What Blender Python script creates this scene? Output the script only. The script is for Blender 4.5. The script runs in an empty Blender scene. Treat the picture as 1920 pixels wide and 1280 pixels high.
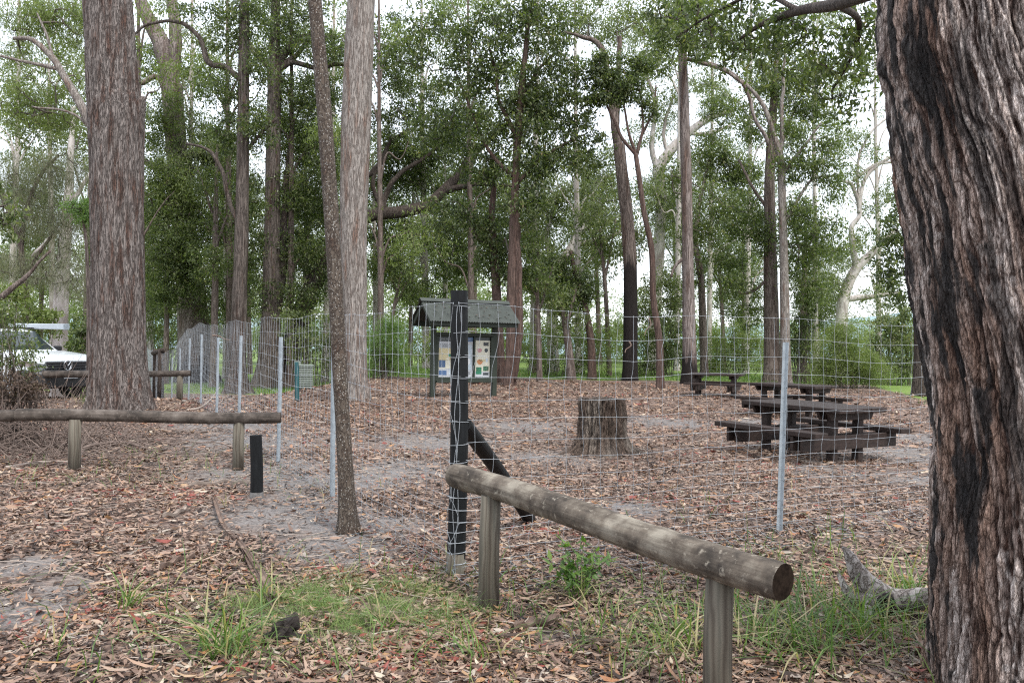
import bpy, bmesh, math, numpy as np
from mathutils import Matrix, Vector
rng = np.random.default_rng(11)
S = bpy.context.scene
COL = S.collection
F, H = 1550.0, 1.6                      # focal length in photo pixels, eye height in metres
ROLL = math.radians(1.1)
CA, SA = math.cos(ROLL), math.sin(ROLL)

# ------------------------------------------------------------------ geometry helpers
def sm(v, a, b):
    t = np.clip((v - a) / (b - a), 0, 1)
    return t * t * (3 - 2 * t)

_perm = np.random.default_rng(3).permutation(512)
_perm = np.concatenate([_perm % 256, _perm % 256, _perm % 256])
_gr = np.random.default_rng(5).normal(size=(256, 3)); _gr /= np.linalg.norm(_gr, axis=1)[:, None]
def pn(x, y, z):
    x, y, z = np.broadcast_arrays(np.asarray(x, float), np.asarray(y, float), np.asarray(z, float))
    xi, yi, zi = np.floor(x).astype(int), np.floor(y).astype(int), np.floor(z).astype(int)
    fx, fy, fz = x - xi, y - yi, z - zi
    u, v, w = [t * t * t * (t * (t * 6 - 15) + 10) for t in (fx, fy, fz)]
    def g(i, j, k):
        h = _perm[(_perm[(_perm[(xi + i) & 255] + yi + j) & 255] + zi + k) & 255]
        q = _gr[h]
        return q[..., 0] * (fx - i) + q[..., 1] * (fy - j) + q[..., 2] * (fz - k)
    def L(a, b, t): return a + t * (b - a)
    return L(L(L(g(0,0,0), g(1,0,0), u), L(g(0,1,0), g(1,1,0), u), v),
             L(L(g(0,0,1), g(1,0,1), u), L(g(0,1,1), g(1,1,1), u), v), w) * 1.5
def fbm(x, y, z, o=3):
    s, a = 0, 1.0
    for i in range(o):
        s = s + a * pn(x * 2**i + 7.3 * i, y * 2**i + 3.1 * i, z * 2**i); a *= .5
    return s

def gz(x, y):
    x = np.asarray(x, float); y = np.asarray(y, float)
    z = -.9 * sm(-x, 5, 11) * sm(y, 19, 30)
    z = z - 6 * sm(y, 70, 260) - 2.5 * sm(x, 20, 70) * sm(y, 45, 110)
    z = z + .05 * fbm(x * .35, y * .35, 0 * x + .5, 2) * sm(y, 5, 12) + .018 * pn(x * 1.3, y * 1.3, 0 * x + 4.2)
    return z
def ray(px, py):
    xc, yc = (px - 960) / F, (640 - py) / F
    return xc * CA - yc * SA, xc * SA + yc * CA
def W(px, py, d):
    a, b = ray(px, py)
    return np.array([a * d, d, H + b * d])
def G(px, py):
    a, b = ray(px, py)
    d = -H / b
    for _ in range(30):
        d = .5 * d + .5 * (float(gz(a * d, d)) - H) / b
    return np.array([a * d, d, float(gz(a * d, d))])
def ground(x, y): return np.array([x, y, float(gz(x, y))])
def unit(v):
    v = np.asarray(v, float)
    return v / (np.linalg.norm(v, axis=-1, keepdims=True) + 1e-9)

class Geo:
    def __init__(s): s.V=[]; s.Q=[]; s.T=[]; s.n=0; s.qa=[]; s.ta=[]; s.qm=[]; s.tm=[]; s.col=[]
    def add(s, V, Q=None, T=None, mi=0, tint=0.5, col=None):
        V = np.asarray(V, float).reshape(-1, 3)
        s.V.append(V)
        if col is not None: s.col.append(np.asarray(col, float))
        for A, L, M, X in ((Q, s.Q, s.qm, s.qa), (T, s.T, s.tm, s.ta)):
            if A is None or len(A) == 0: continue
            A = np.asarray(A, int); L.append(A + s.n); M.append(np.full(len(A), mi, int))
            X.append(np.broadcast_to(np.asarray(tint, float), (len(A),)))
        s.n += len(V)
    def build(s, name, mats, parent=None, smooth=False, origin=None, props=None):
        V = np.concatenate(s.V)
        if parent is not None:
            p = parent; off = np.zeros(3)
            while p is not None: off += np.array(p.location); p = p.parent
            V = V - off
        elif origin is not None: V = V - np.asarray(origin)
        nq = sum(map(len, s.Q)); nt = sum(map(len, s.T))
        me = bpy.data.meshes.new(name)
        me.vertices.add(len(V)); me.vertices.foreach_set('co', V.astype(np.float32).ravel())
        idx = []
        if nq: idx.append(np.concatenate(s.Q).ravel())
        if nt: idx.append(np.concatenate(s.T).ravel())
        idx = np.concatenate(idx).astype(np.int32)
        me.loops.add(len(idx)); me.loops.foreach_set('vertex_index', idx)
        st = np.concatenate([np.arange(nq) * 4, nq * 4 + np.arange(nt) * 3]).astype(np.int32)
        me.polygons.add(nq + nt); me.polygons.foreach_set('loop_start', st)
        me.polygons.foreach_set('material_index', np.concatenate(s.qm + s.tm).astype(np.int32))
        me.polygons.foreach_set('use_smooth', np.full(nq + nt, bool(smooth)))
        me.update(calc_edges=True)
        at = me.attributes.new('tint', 'FLOAT', 'FACE')
        at.data.foreach_set('value', np.concatenate(s.qa + s.ta).astype(np.float32))
        if s.col:
            c = np.concatenate(s.col); c = np.concatenate([c, np.ones((len(c), 1))], 1)
            ca = me.attributes.new('barkcol', 'FLOAT_COLOR', 'POINT')
            ca.data.foreach_set('color', c.astype(np.float32).ravel())
        for m in (mats if isinstance(mats, (list, tuple)) else [mats]): me.materials.append(m)
        me.validate()
        o = bpy.data.objects.new(name, me); COL.objects.link(o)
        if parent is not None: o.parent = parent
        elif origin is not None: o.location = origin
        for k, v in (props or {}).items(): o[k] = v
        return o

def thing(name, label, cat, loc, group=None):
    o = bpy.data.objects.new(name, None); COL.objects.link(o)
    o.location = [float(c) for c in loc]; o.empty_display_size = .2
    o['label'] = label; o['category'] = cat
    if group: o['group'] = group
    return o
def P(label, cat, group=None):
    d = dict(label=label, category=cat)
    if group: d['group'] = group
    return d

def spline(pts, n):
    pts = np.asarray(pts, float)
    if len(pts) == 2:
        t = np.linspace(0, 1, n)[:, None]; return pts[0] * (1 - t) + pts[1] * t
    p = np.vstack([2 * pts[0] - pts[1], pts, 2 * pts[-1] - pts[-2]])
    k = len(pts) - 1
    u = np.linspace(0, k, n); i = np.minimum(u.astype(int), k - 1); f = (u - i)[:, None]
    a, b, c, d = p[i], p[i+1], p[i+2], p[i+3]
    return .5 * (2*b + (c - a)*f + (2*a - 5*b + 4*c - d)*f*f + (3*b - a - 3*c + d)*f**3)

def tube(geo, path, radii, seg=10, disp=None, mi=0, cap=True, tint=.5, colf=None, capmi=None):
    """lofted limb; disp(theta, t, P) -> radius multiplier"""
    path = np.asarray(path, float); n = len(path); radii = np.broadcast_to(np.asarray(radii, float), (n,))
    t = unit(np.gradient(path, axis=0))
    ref = np.array([1., 0, 0]) if abs(unit(path[-1] - path[0])[0]) < .8 else np.array([0, 0, 1.])
    u = np.empty_like(t)
    u[0] = unit(np.cross(np.cross(t[0], ref), t[0]))
    for i in range(1, n):
        q = u[i-1] - t[i] * np.dot(u[i-1], t[i]); u[i] = unit(q)
    v = np.cross(t, u)
    th = np.linspace(0, 2*np.pi, seg, endpoint=False)
    dirs = u[:, None, :] * np.cos(th)[None, :, None] + v[:, None, :] * np.sin(th)[None, :, None]
    R = radii[:, None] * np.ones(seg)
    base = path[:, None, :] + dirs * R[..., None]
    if disp is not None: R = R * disp(th[None, :] + 0 * R, np.linspace(0, 1, n)[:, None] + 0 * R, base)
    V = (path[:, None, :] + dirs * R[..., None])
    i = np.arange(n - 1)[:, None] * seg; j = np.arange(seg)[None, :]; j2 = (j + 1) % seg
    Q = np.stack([i + j, i + j2, i + seg + j2, i + seg + j], -1).reshape(-1, 4)
    VV = V.reshape(-1, 3); T = []
    if cap and capmi is None:
        VV = np.vstack([VV, path[0], path[-1]]); a = n * seg; jj = np.arange(seg)
        T = np.concatenate([np.stack([np.full(seg, a), (jj + 1) % seg, jj], 1),
                            np.stack([np.full(seg, a + 1), (n-1)*seg + jj, (n-1)*seg + (jj + 1) % seg], 1)])
    geo.add(VV, Q, T, mi, tint, col=None if colf is None else colf(VV))
    if cap and capmi is not None:
        for k, sgn in ((0, 0), (n - 1, 1)):
            X = np.vstack([V[k], path[k]]); jj = np.arange(seg); jn = (jj + 1) % seg
            geo.add(X, None, np.stack([np.full(seg, seg), jj if sgn else jn, jn if sgn else jj], 1), capmi, tint)

def fasttubes(geo, PT, R, sides=3, mi=0, tint=.5):
    """many thin polylines at once: PT (n,k,3), R (n,k) or scalar"""
    PT = np.asarray(PT, float); n, k, _ = PT.shape
    R = np.broadcast_to(np.asarray(R, float), (n, k))
    t = unit(np.gradient(PT, axis=1))
    ref = np.where(np.abs(t[:, :1, 2:3]) > .8, np.array([1., .1, 0]), np.array([0, .1, 1.]))
    u = unit(np.cross(t, np.broadcast_to(ref, t.shape))); v = np.cross(t, u)
    th = np.linspace(0, 2*np.pi, sides, endpoint=False)
    V = PT[:, :, None, :] + R[..., None, None] * (u[:, :, None, :] * np.cos(th)[:, None] + v[:, :, None, :] * np.sin(th)[:, None])
    b = (np.arange(n) * k * sides)[:, None, None]; i = (np.arange(k - 1) * sides)[None, :, None]
    j = np.arange(sides)[None, None, :]; j2 = (j + 1) % sides
    Q = np.stack([b + i + j, b + i + j2, b + i + sides + j2, b + i + sides + j], -1).reshape(-1, 4)
    if np.ndim(tint): tint = np.repeat(tint, (k - 1) * sides)
    geo.add(V.reshape(-1, 3), Q, None, mi, tint)

def bar(geo, c, size, M=None, bev=.006, mi=0, tint=.5, taper=None):
    bm = bmesh.new(); bmesh.ops.create_cube(bm, size=1)
    for v in bm.verts:
        v.co = Vector((v.co.x * size[0], v.co.y * size[1], v.co.z * size[2]))
        if taper: v.co = Vector(taper(v.co))
    if bev: bmesh.ops.bevel(bm, geom=bm.edges[:], offset=bev, segments=1, affect='EDGES')
    bm.verts.ensure_lookup_table()
    V = np.array([v.co[:] for v in bm.verts])
    if M is not None: V = V @ np.asarray(M).T
    q = [[v.index for v in f.verts] for f in bm.faces if len(f.verts) == 4]
    t = [[v.index for v in f.verts] for f in bm.faces if len(f.verts) == 3]
    bm.free(); geo.add(V + np.asarray(c), q, t, mi, tint)
def rotz(a): return np.array([[math.cos(a), -math.sin(a), 0], [math.sin(a), math.cos(a), 0], [0, 0, 1]])

# ------------------------------------------------------------------ materials
def nodes(name):
    m = bpy.data.materials.new(name); m.use_nodes = True
    nt = m.node_tree; nt.nodes.clear()
    out = nt.nodes.new('ShaderNodeOutputMaterial'); b = nt.nodes.new('ShaderNodeBsdfPrincipled')
    nt.links.new(b.outputs[0], out.inputs[0])
    def N(t, **kw):
        n = nt.nodes.new('ShaderNode' + t)
        for k, v in kw.items():
            if k in n.inputs: n.inputs[k].default_value = v
            else: setattr(n, k, v)
        return n
    return m, nt, b, out, N
def ramp(N, stops, interp='LINEAR'):
    r = N('ValToRGB'); cr = r.color_ramp; cr.interpolation = interp
    while len(cr.elements) < len(stops): cr.elements.new(.5)
    for e, (p, c) in zip(cr.elements, stops):
        e.position = p; e.color = (*c, 1) if len(c) == 3 else c
    return r
def mixc(nt, N, fac, a, b, mode='MIX'):
    m = N('Mix', data_type='RGBA', blend_type=mode)
    for i, v in ((0, fac), (6, a), (7, b)):
        if hasattr(v, 'is_output'): nt.links.new(v, m.inputs[i])
        elif i == 0: m.inputs[0].default_value = v
        else: m.inputs[i].default_value = (*v, 1)
    return m.outputs[2]
def coords(nt, N, scale=(1, 1, 1), warp=0, kind='Object'):
    tc = N('TexCoord'); mp = N('Mapping'); mp.inputs['Scale'].default_value = scale
    nt.links.new(tc.outputs[kind], mp.inputs[0])
    if not warp: return mp.outputs[0]
    nz = N('TexNoise', Scale=1.3, Detail=2.0); nt.links.new(tc.outputs[kind], nz.inputs['Vector'])
    sc = N('VectorMath', operation='SCALE'); sc.inputs['Scale'].default_value = warp
    nt.links.new(nz.outputs['Color'], sc.inputs[0])
    ad = N('VectorMath', operation='ADD'); nt.links.new(mp.outputs[0], ad.inputs[0]); nt.links.new(sc.outputs[0], ad.inputs[1])
    return ad.outputs[0]
def bump(nt, N, b, h, strength=.6, dist=.02):
    bp = N('Bump'); bp.inputs['Strength'].default_value = strength; bp.inputs['Distance'].default_value = dist
    nt.links.new(h, bp.inputs['Height']); nt.links.new(bp.outputs[0], b.inputs['Normal'])

def plain(name, col, rough=.6, metal=0, var=.25, scale=6, bumpd=0, stretch=(1, 1, 1), spec=.5):
    m, nt, b, out, N = nodes(name)
    v = coords(nt, N, stretch); nz = N('TexNoise', Scale=float(scale), Detail=6.0, Roughness=.65)
    nt.links.new(v, nz.inputs['Vector'])
    c = np.array(col)
    r = ramp(N, [(.28, tuple(c * (1 - var))), (.72, tuple(np.minimum(c * (1 + var), .95)))])
    nt.links.new(nz.outputs[0], r.inputs[0]); nt.links.new(r.outputs[0], b.inputs['Base Color'])
    b.inputs['Roughness'].default_value = rough; b.inputs['Metallic'].default_value = metal
    b.inputs['Specular IOR Level'].default_value = spec
    if bumpd: bump(nt, N, b, nz.outputs[0], .7, bumpd)
    return m

def bark(name, grey, red, dark, hs=14, vs=1.4, redmix=.5, bd=.02, char=None, patches=None, dots=None, smooth=0):
    m, nt, b, out, N = nodes(name)
    v = coords(nt, N, (hs, hs, vs), .9)
    n1 = N('TexNoise', Scale=1.0, Detail=6.0, Roughness=.7); nt.links.new(v, n1.inputs['Vector'])
    n2 = N('TexNoise', Scale=.35, Detail=4.0); nt.links.new(v, n2.inputs['Vector'])
    n3 = N('TexNoise', Scale=2.6, Detail=4.0, Roughness=.75); nt.links.new(v, n3.inputs['Vector'])
    cv = coords(nt, N, (hs * 1.5, hs * 1.5, vs * 1.1), 1.2); n0 = N('TexNoise', Scale=1.0, Detail=3.0, Roughness=.55); nt.links.new(cv, n0.inputs['Vector'])
    cs = N('Math', operation='SUBTRACT'); nt.links.new(n0.outputs[0], cs.inputs[0]); cs.inputs[1].default_value = .5
    cab = N('Math', operation='ABSOLUTE'); nt.links.new(cs.outputs[0], cab.inputs[0])
    ck = N('MapRange'); ck.interpolation_type = 'SMOOTHSTEP'; nt.links.new(cab.outputs[0], ck.inputs[0]); ck.inputs[1].default_value = .0; ck.inputs[2].default_value = .085
    g_ = np.array(grey); r1 = ramp(N, [(.30, tuple(g_ * .62)), (.47, tuple(g_ * .9)), (.6, grey), (.76, tuple(np.minimum(g_ * 1.4, .8)))])
    nt.links.new(n1.outputs[0], r1.inputs[0])
    rm = ramp(N, [(.60 - .25 * redmix, (0, 0, 0)), (.74 - .2 * redmix, (1, 1, 1))]); nt.links.new(n2.outputs[0], rm.inputs[0])
    r2 = ramp(N, [(.38, dark), (.62, red)]); nt.links.new(n3.outputs[0], r2.inputs[0])
    c = mixc(nt, N, rm.outputs[0], r1.outputs[0], r2.outputs[0])
    ci = N('Math', operation='SUBTRACT'); ci.inputs[0].default_value = 1.0; nt.links.new(ck.outputs[0], ci.inputs[1])
    cm_ = N('Math', operation='MULTIPLY'); nt.links.new(ci.outputs[0], cm_.inputs[0]); cm_.inputs[1].default_value = .85 - .55 * smooth
    c = mixc(nt, N, cm_.outputs[0], c, dark)
    if patches:                                    # blotches of another bark colour
        vv = coords(nt, N, patches[1], .5); n4 = N('TexNoise', Scale=1.0, Detail=3.0); nt.links.new(vv, n4.inputs['Vector'])
        r4 = ramp(N, [(.54, (0, 0, 0)), (.62, (1, 1, 1))]); nt.links.new(n4.outputs[0], r4.inputs[0])
        c = mixc(nt, N, r4.outputs[0], c, patches[0])
    if dots:                                       # lichen spots
        vo = N('TexVoronoi', Scale=float(dots[1])); nt.links.new(coords(nt, N, (1, 1, .8)), vo.inputs['Vector'])
        nn = N('TexNoise', Scale=3.0, Detail=6.0, Roughness=.7); nt.links.new(coords(nt, N), nn.inputs['Vector'])
        th = N('Math', operation='MULTIPLY'); nt.links.new(nn.outputs[0], th.inputs[0]); th.inputs[1].default_value = dots[2]
        lt = N('Math', operation='LESS_THAN'); nt.links.new(vo.outputs['Distance'], lt.inputs[0]); nt.links.new(th.outputs[0], lt.inputs[1])
        sp = N('Math', operation='GREATER_THAN'); sx = N('SeparateColor'); nt.links.new(vo.outputs['Color'], sx.inputs[0])
        nt.links.new(sx.outputs[0], sp.inputs[0]); sp.inputs[1].default_value = .45
        mu = N('Math', operation='MULTIPLY'); nt.links.new(lt.outputs[0], mu.inputs[0]); nt.links.new(sp.outputs[0], mu.inputs[1])
        c = mixc(nt, N, mu.outputs[0], c, dots[0])
    if char:                                       # fire-blackened foot up to a ragged height
        tc = N('TexCoord'); sx = N('SeparateXYZ'); nt.links.new(tc.outputs['Object'], sx.inputs[0])
        n5 = N('TexNoise', Scale=1.0, Detail=5.0); nt.links.new(coords(nt, N, (4, 4, .7)), n5.inputs['Vector'])
        ma = N('Math', operation='MULTIPLY_ADD'); nt.links.new(n5.outputs[0], ma.inputs[0]); ma.inputs[1].default_value = char[1]
        nt.links.new(sx.outputs[2], ma.inputs[2])
        mr = N('MapRange'); mr.inputs[1].default_value = char[0] + char[1] * .5 - .25; mr.inputs[2].default_value = char[0] + char[1] * .5 + .25
        mr.inputs[3].default_value = 1; mr.inputs[4].default_value = 0; nt.links.new(ma.outputs[0], mr.inputs[0])
        c = mixc(nt, N, mr.outputs[0], c, (.017, .013, .012))
    nt.links.new(c, b.inputs['Base Color']); b.inputs['Roughness'].default_value = .88
    b.inputs['Specular IOR Level'].default_value = .25
    ad = N('Math', operation='MULTIPLY_ADD'); nt.links.new(n3.outputs[0], ad.inputs[0]); ad.inputs[1].default_value = .6; nt.links.new(ck.outputs[0], ad.inputs[2])
    bump(nt, N, b, ad.outputs[0], .9 - .7 * smooth, bd)
    return m

def leafmat(name, stops, trans=.3, rough=.45, tcol=None, spec=.5, interp='LINEAR'):
    m, nt, b, out, N = nodes(name)
    a = N('Attribute', attribute_name='tint'); r = ramp(N, stops, interp); nt.links.new(a.outputs['Fac'], r.inputs[0])
    nt.links.new(r.outputs[0], b.inputs['Base Color']); b.inputs['Roughness'].default_value = rough
    b.inputs['Specular IOR Level'].default_value = spec
    if trans:
        t = N('BsdfTranslucent'); c = mixc(nt, N, 1.0, r.outputs[0], tcol or (1.5, 1.7, .7), 'MULTIPLY'); nt.links.new(c, t.inputs[0])
        mx = N('MixShader'); mx.inputs[0].default_value = trans
        nt.links.new(b.outputs[0], mx.inputs[1]); nt.links.new(t.outputs[0], mx.inputs[2]); nt.links.new(mx.outputs[0], out.inputs[0])
    return m

M = {}
M['bark_big'] = bark('bark_big', (.235, .205, .19), (.15, .083, .062), (.045, .034, .03), 30, 3.4, .5, .02)
M['bark_mid'] = bark('bark_mid', (.15, .125, .11), (.11, .066, .05), (.028, .021, .018), 20, 1.2, .35, .02)
M['bark_pale'] = bark('bark_pale', (.31, .28, .255), (.26, .16, .12), (.10, .078, .066), 24, 2.6, .34, .014)
M['bark_speck'] = bark('bark_speck', (.105, .085, .068), (.09, .06, .045), (.045, .034, .028), 26, 14, .3, .006, dots=((.30, .29, .27), 75, .55))
M['bark_dark'] = bark('bark_dark', (.085, .068, .058), (.075, .048, .036), (.025, .019, .017), 12, 3, .3, .015)
M['bark_red'] = bark('bark_red', (.13, .088, .073), (.115, .06, .045), (.045, .03, .025), 18, 1.2, .45, .012)
M['bark_char'] = bark('bark_char', (.20, .16, .14), (.15, .09, .066), (.05, .036, .03), 14, 1.2, .35, .02, char=(5.2, 1.6))
M['bark_foot'] = bark('bark_foot', (.25, .21, .195), (.18, .115, .09), (.065, .048, .042), 12, 1.2, .4, .012, char=(1.2, 2.5))
M['bark_gum'] = bark('bark_gum', (.50, .465, .44), (.42, .34, .29), (.26, .22, .20), 4, 1.2, .25, .006, patches=((.27, .235, .215), (3, 3, .8)), smooth=.7)
M['bark_shell'] = bark('bark_shell', (.21, .17, .15), (.15, .10, .08), (.06, .044, .038), 14, 1.3, .35, .015)
M['twig'] = plain('twig', (.075, .06, .05), .85, scale=9)
M['wood_log'] = None

def logmat(name, top, side, dark):
    m, nt, b, out, N = nodes(name)
    v = coords(nt, N, (1, 1, 1), .1)
    tc = N('TexCoord')
    g = N('TexNoise', Scale=1.0, Detail=6.0, Roughness=.7)
    mp = N('Mapping'); mp.inputs['Scale'].default_value = (2.0, 40, 40); nt.links.new(tc.outputs['Object'], mp.inputs[0]); nt.links.new(mp.outputs[0], g.inputs['Vector'])
    n2 = N('TexNoise', Scale=5.0, Detail=6.0, Roughness=.65); nt.links.new(v, n2.inputs['Vector'])
    n3 = N('TexNoise', Scale=26.0, Detail=3.0, Roughness=.6); nt.links.new(v, n3.inputs['Vector'])
    r = ramp(N, [(.35, dark), (.5, side), (.66, top)]); nt.links.new(n2.outputs[0], r.inputs[0])
    rg = ramp(N, [(.33, (.45, .42, .4)), (.55, (1, 1, 1)), (.75, (1.18, 1.15, 1.1))]); nt.links.new(g.outputs[0], rg.inputs[0])
    c = mixc(nt, N, .85, r.outputs[0], rg.outputs[0], 'MULTIPLY')
    rl = ramp(N, [(.6, (0, 0, 0)), (.7, (.7, .7, .7))]); nt.links.new(n3.outputs[0], rl.inputs[0])
    c = mixc(nt, N, rl.outputs[0], c, tuple(np.array(top) * 1.25))
    nt.links.new(c, b.inputs['Base Color']); b.inputs['Roughness'].default_value = .85; b.inputs['Specular IOR Level'].default_value = .3
    bump(nt, N, b, g.outputs[0], .6, .006)
    return m
M['log'] = logmat('weathered_log', (.25, .225, .185), (.12, .10, .08), (.042, .035, .029))
M['log_dark'] = logmat('damp_log', (.135, .115, .10), (.078, .064, .054), (.03, .025, .021))
M['log_end'] = plain('log_end', (.017, .012, .009), .95, var=.7, scale=25, bumpd=.006, spec=.05)
m, nt, b, out, N = nodes('post_timber')
v = coords(nt, N, (7, 7, .45), .5); w = N('TexWave', Scale=1.0, Distortion=14.0, Detail=4.0); w.bands_direction = 'X'; nt.links.new(v, w.inputs['Vector'])
nz = N('TexNoise', Scale=3.0, Detail=5.0); nt.links.new(v, nz.inputs['Vector'])
r = ramp(N, [(.0, (.078, .064, .048)), (.25, (.122, .106, .082)), (.75, (.15, .134, .105)), (1, (.115, .106, .083))]); nt.links.new(w.outputs[0], r.inputs[0])
r2 = ramp(N, [(.3, (.5, .47, .44)), (.6, (1.05, 1.05, 1.05))]); nt.links.new(nz.outputs[0], r2.inputs[0])
nt.links.new(mixc(nt, N, .9, r.outputs[0], r2.outputs[0], 'MULTIPLY'), b.inputs['Base Color']); b.inputs['Roughness'].default_value = .85
bump(nt, N, b, w.outputs[0], .35, .004); M['post'] = m
M['plastic'] = plain('black_plastic', (.0085, .0095, .0105), .6, var=.55, scale=5, bumpd=.003, stretch=(6, 6, 1), spec=.18)
M['galv'] = plain('galvanised', (.30, .345, .38), .5, .25, var=.25, scale=14)
M['wire'] = plain('wire', (.34, .365, .39), .5, .3, var=.15, scale=30)
M['kiosk'] = plain('green_paint', (.026, .034, .025), .6, var=.25, scale=4, spec=.3)
M['roofing'] = plain('green_roofing', (.036, .043, .036), .55, var=.3, scale=5, stretch=(1, 1, 1))
M['table'] = plain('brown_timber', (.027, .0175, .0145), .62, var=.55, scale=3, bumpd=.004, stretch=(1, 9, 9), spec=.3)
M['table_edge'] = M['table']
M['sheet'] = plain('poster_paper', (.42, .44, .46), .4, var=.06)
for nm, c in dict(p_cream=(.56, .55, .45), p_blue=(.06, .12, .24), p_sky=(.42, .49, .54), p_yellow=(.50, .44, .26), p_green=(.02, .17, .09), p_dark=(.03, .04, .045), p_white=(.65, .67, .68), p_pink=(.42, .22, .22), p_orange=(.46, .2, .08)).items():
    M[nm] = plain(nm, c, .4, var=.1, scale=12)
M['teal'] = plain('teal_plastic', (.012, .075, .085), .5, var=.2)
M['binslat'] = plain('bin_slats', (.20, .235, .20), .6, var=.15)
M['blackwood'] = plain('black_wood', (.02, .015, .013), .9, var=.6, scale=20, bumpd=.006)
M['stripbark'] = plain('bark_strip', (.17, .12, .095), .85, var=.5, scale=9, bumpd=.004)
M['stick'] = plain('dead_stick', (.30, .25, .215), .85, var=.35, scale=10)
M['brush'] = plain('brushwood', (.14, .105, .088), .9, var=.65, scale=7)
M['carpaint'] = plain('white_paint', (.62, .66, .68), .2, var=.02, spec=.6)
M['carblack'] = plain('black_trim', (.018, .019, .021), .45, var=.2)
M['tyre'] = plain('rubber', (.02, .02, .02), .85, var=.2)
M['chrome'] = plain('chrome', (.7, .72, .74), .15, .9, var=.05)
M['alu'] = plain('aluminium', (.45, .49, .53), .35, .4, var=.05)
m, nt, b, out, N = nodes('car_glass')
b.inputs['Base Color'].default_value = (.02, .03, .03, 1); b.inputs['Roughness'].default_value = .05; b.inputs['Specular IOR Level'].default_value = .8; M['glass'] = m

M['leaf_dark'] = leafmat('leaf_dark', [(0, (0.027, 0.041, 0.019)), (.4, (0.060, 0.085, 0.032)), (.72, (0.115, 0.146, 0.054)), (.95, (0.215, 0.230, 0.106)), (1, (0.250, 0.160, 0.067))], .47, .36)
M['leaf_mid'] = leafmat('leaf_mid', [(0, (0.042, 0.062, 0.026)), (.45, (0.092, 0.124, 0.047)), (.85, (0.180, 0.211, 0.084)), (1, (0.190, 0.169, 0.078))], .45, .42)
M['leaf_gum'] = leafmat('leaf_gum', [(0, (0.065, 0.089, 0.040)), (.5, (0.135, 0.164, 0.074)), (.85, (0.220, 0.244, 0.118)), (1, (0.210, 0.179, 0.101))], .42, .5)
M['leaf_pale'] = leafmat('leaf_pale', [(0, (0.100, 0.132, 0.045)), (.5, (0.150, 0.193, 0.065)), (.85, (0.210, 0.249, 0.090)), (1, (0.270, 0.244, 0.123))], .45, .5)
M['leaf_bright'] = leafmat('leaf_bright', [(0, (.06, .12, .03)), (.5, (.105, .185, .045)), (1, (.19, .27, .075))], .38, .45)
M['leaf_oak'] = leafmat('leaf_oak', [(0, (.13, .145, .10)), (.6, (.20, .21, .145)), (1, (.28, .245, .175))], .35, .7)
M['leaf_far'] = leafmat('leaf_far', [(0, (.13, .165, .085)), (.5, (.19, .235, .115)), (1, (.26, .29, .15))], .42, .6)  # paler greens stand in for distance haze over the far wood
M['leaf_dead'] = leafmat('leaf_dead', [(0, (.035, .022, .017)), (.6, (.085, .055, .04)), (.85, (.13, .09, .06)), (1, (.06, .09, .03))], .15, .7)
M['grass'] = leafmat('grass_blade', [(0, (.06, .12, .028)), (.5, (.11, .19, .045)), (.75, (.17, .235, .07)), (.86, (.28, .26, .12)), (1, (.42, .35, .22))], .35, .5)
M['turf'] = leafmat('fine_turf', [(0, (.09, .16, .045)), (.5, (.15, .235, .065)), (.8, (.21, .28, .09)), (1, (.34, .31, .16))], .35, .55)
M['litter'] = leafmat('leaf_litter', [(0, (0.019, 0.012, 0.010)), (.13, (0.054, 0.034, 0.024)), (.28, (0.122, 0.074, 0.053)), (.46, (0.196, 0.125, 0.093)), (.64, (0.264, 0.176, 0.129)), (.80, (0.360, 0.264, 0.197)), (.875, (0.276, 0.125, 0.060)), (.915, (0.318, 0.184, 0.088)), (.945, (0.460, 0.386, 0.298)), (.99, (0.251, 0.218, 0.189)), (.9945, (0.200, 0.050, 0.036)), (1, (0.200, 0.050, 0.036))], .06, .5, (1, .8, .6), .4)

# ground: leaf mould, grey sand showing through, grass beyond
m, nt, b, out, N = nodes('forest_floor')
v = coords(nt, N)
vo = N('TexVoronoi', Scale=22.0, Randomness=1.0); 
wv = coords(nt, N, (1, 1, 1), .35); nt.links.new(wv, vo.inputs['Vector'])
sc = N('SeparateColor'); nt.links.new(vo.outputs['Color'], sc.inputs[0])
rl = ramp(N, [(0, (.04, .026, .021)), (.3, (.085, .058, .047)), (.55, (.145, .10, .082)), (.8, (.21, .155, .125)), (1, (.30, .23, .19))]); nt.links.new(sc.outputs[0], rl.inputs[0])
n1 = N('TexNoise', Scale=42.0, Detail=6.0, Roughness=.7); nt.links.new(v, n1.inputs['Vector'])
rs = ramp(N, [(.3, (.07, .06, .056)), (.5, (.165, .15, .143)), (.7, (.27, .25, .24))]); nt.links.new(n1.outputs[0], rs.inputs[0])
a1 = N('Attribute', attribute_name='barkcol'); sa = N('SeparateColor'); nt.links.new(a1.outputs['Color'], sa.inputs[0])
n2 = N('TexNoise', Scale=4.0, Detail=8.0, Roughness=.75); nt.links.new(v, n2.inputs['Vector'])
def masked(ch, lo, hi):
    ad = N('Math', operation='ADD'); nt.links.new(sa.outputs[ch], ad.inputs[0]); nt.links.new(n2.outputs[0], ad.inputs[1])
    r = ramp(N, [(lo, (0, 0, 0)), (hi, (1, 1, 1))]); 
    dv = N('Math', operation='MULTIPLY'); nt.links.new(ad.outputs[0], dv.inputs[0]); dv.inputs[1].default_value = .5
    nt.links.new(dv.outputs[0], r.inputs[0]); return r.outputs[0]
c = mixc(nt, N, masked(0, .45, .66), rl.outputs[0], rs.outputs[0])
n3 = N('TexNoise', Scale=1.6, Detail=8.0, Roughness=.8); nt.links.new(v, n3.inputs['Vector'])
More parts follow.
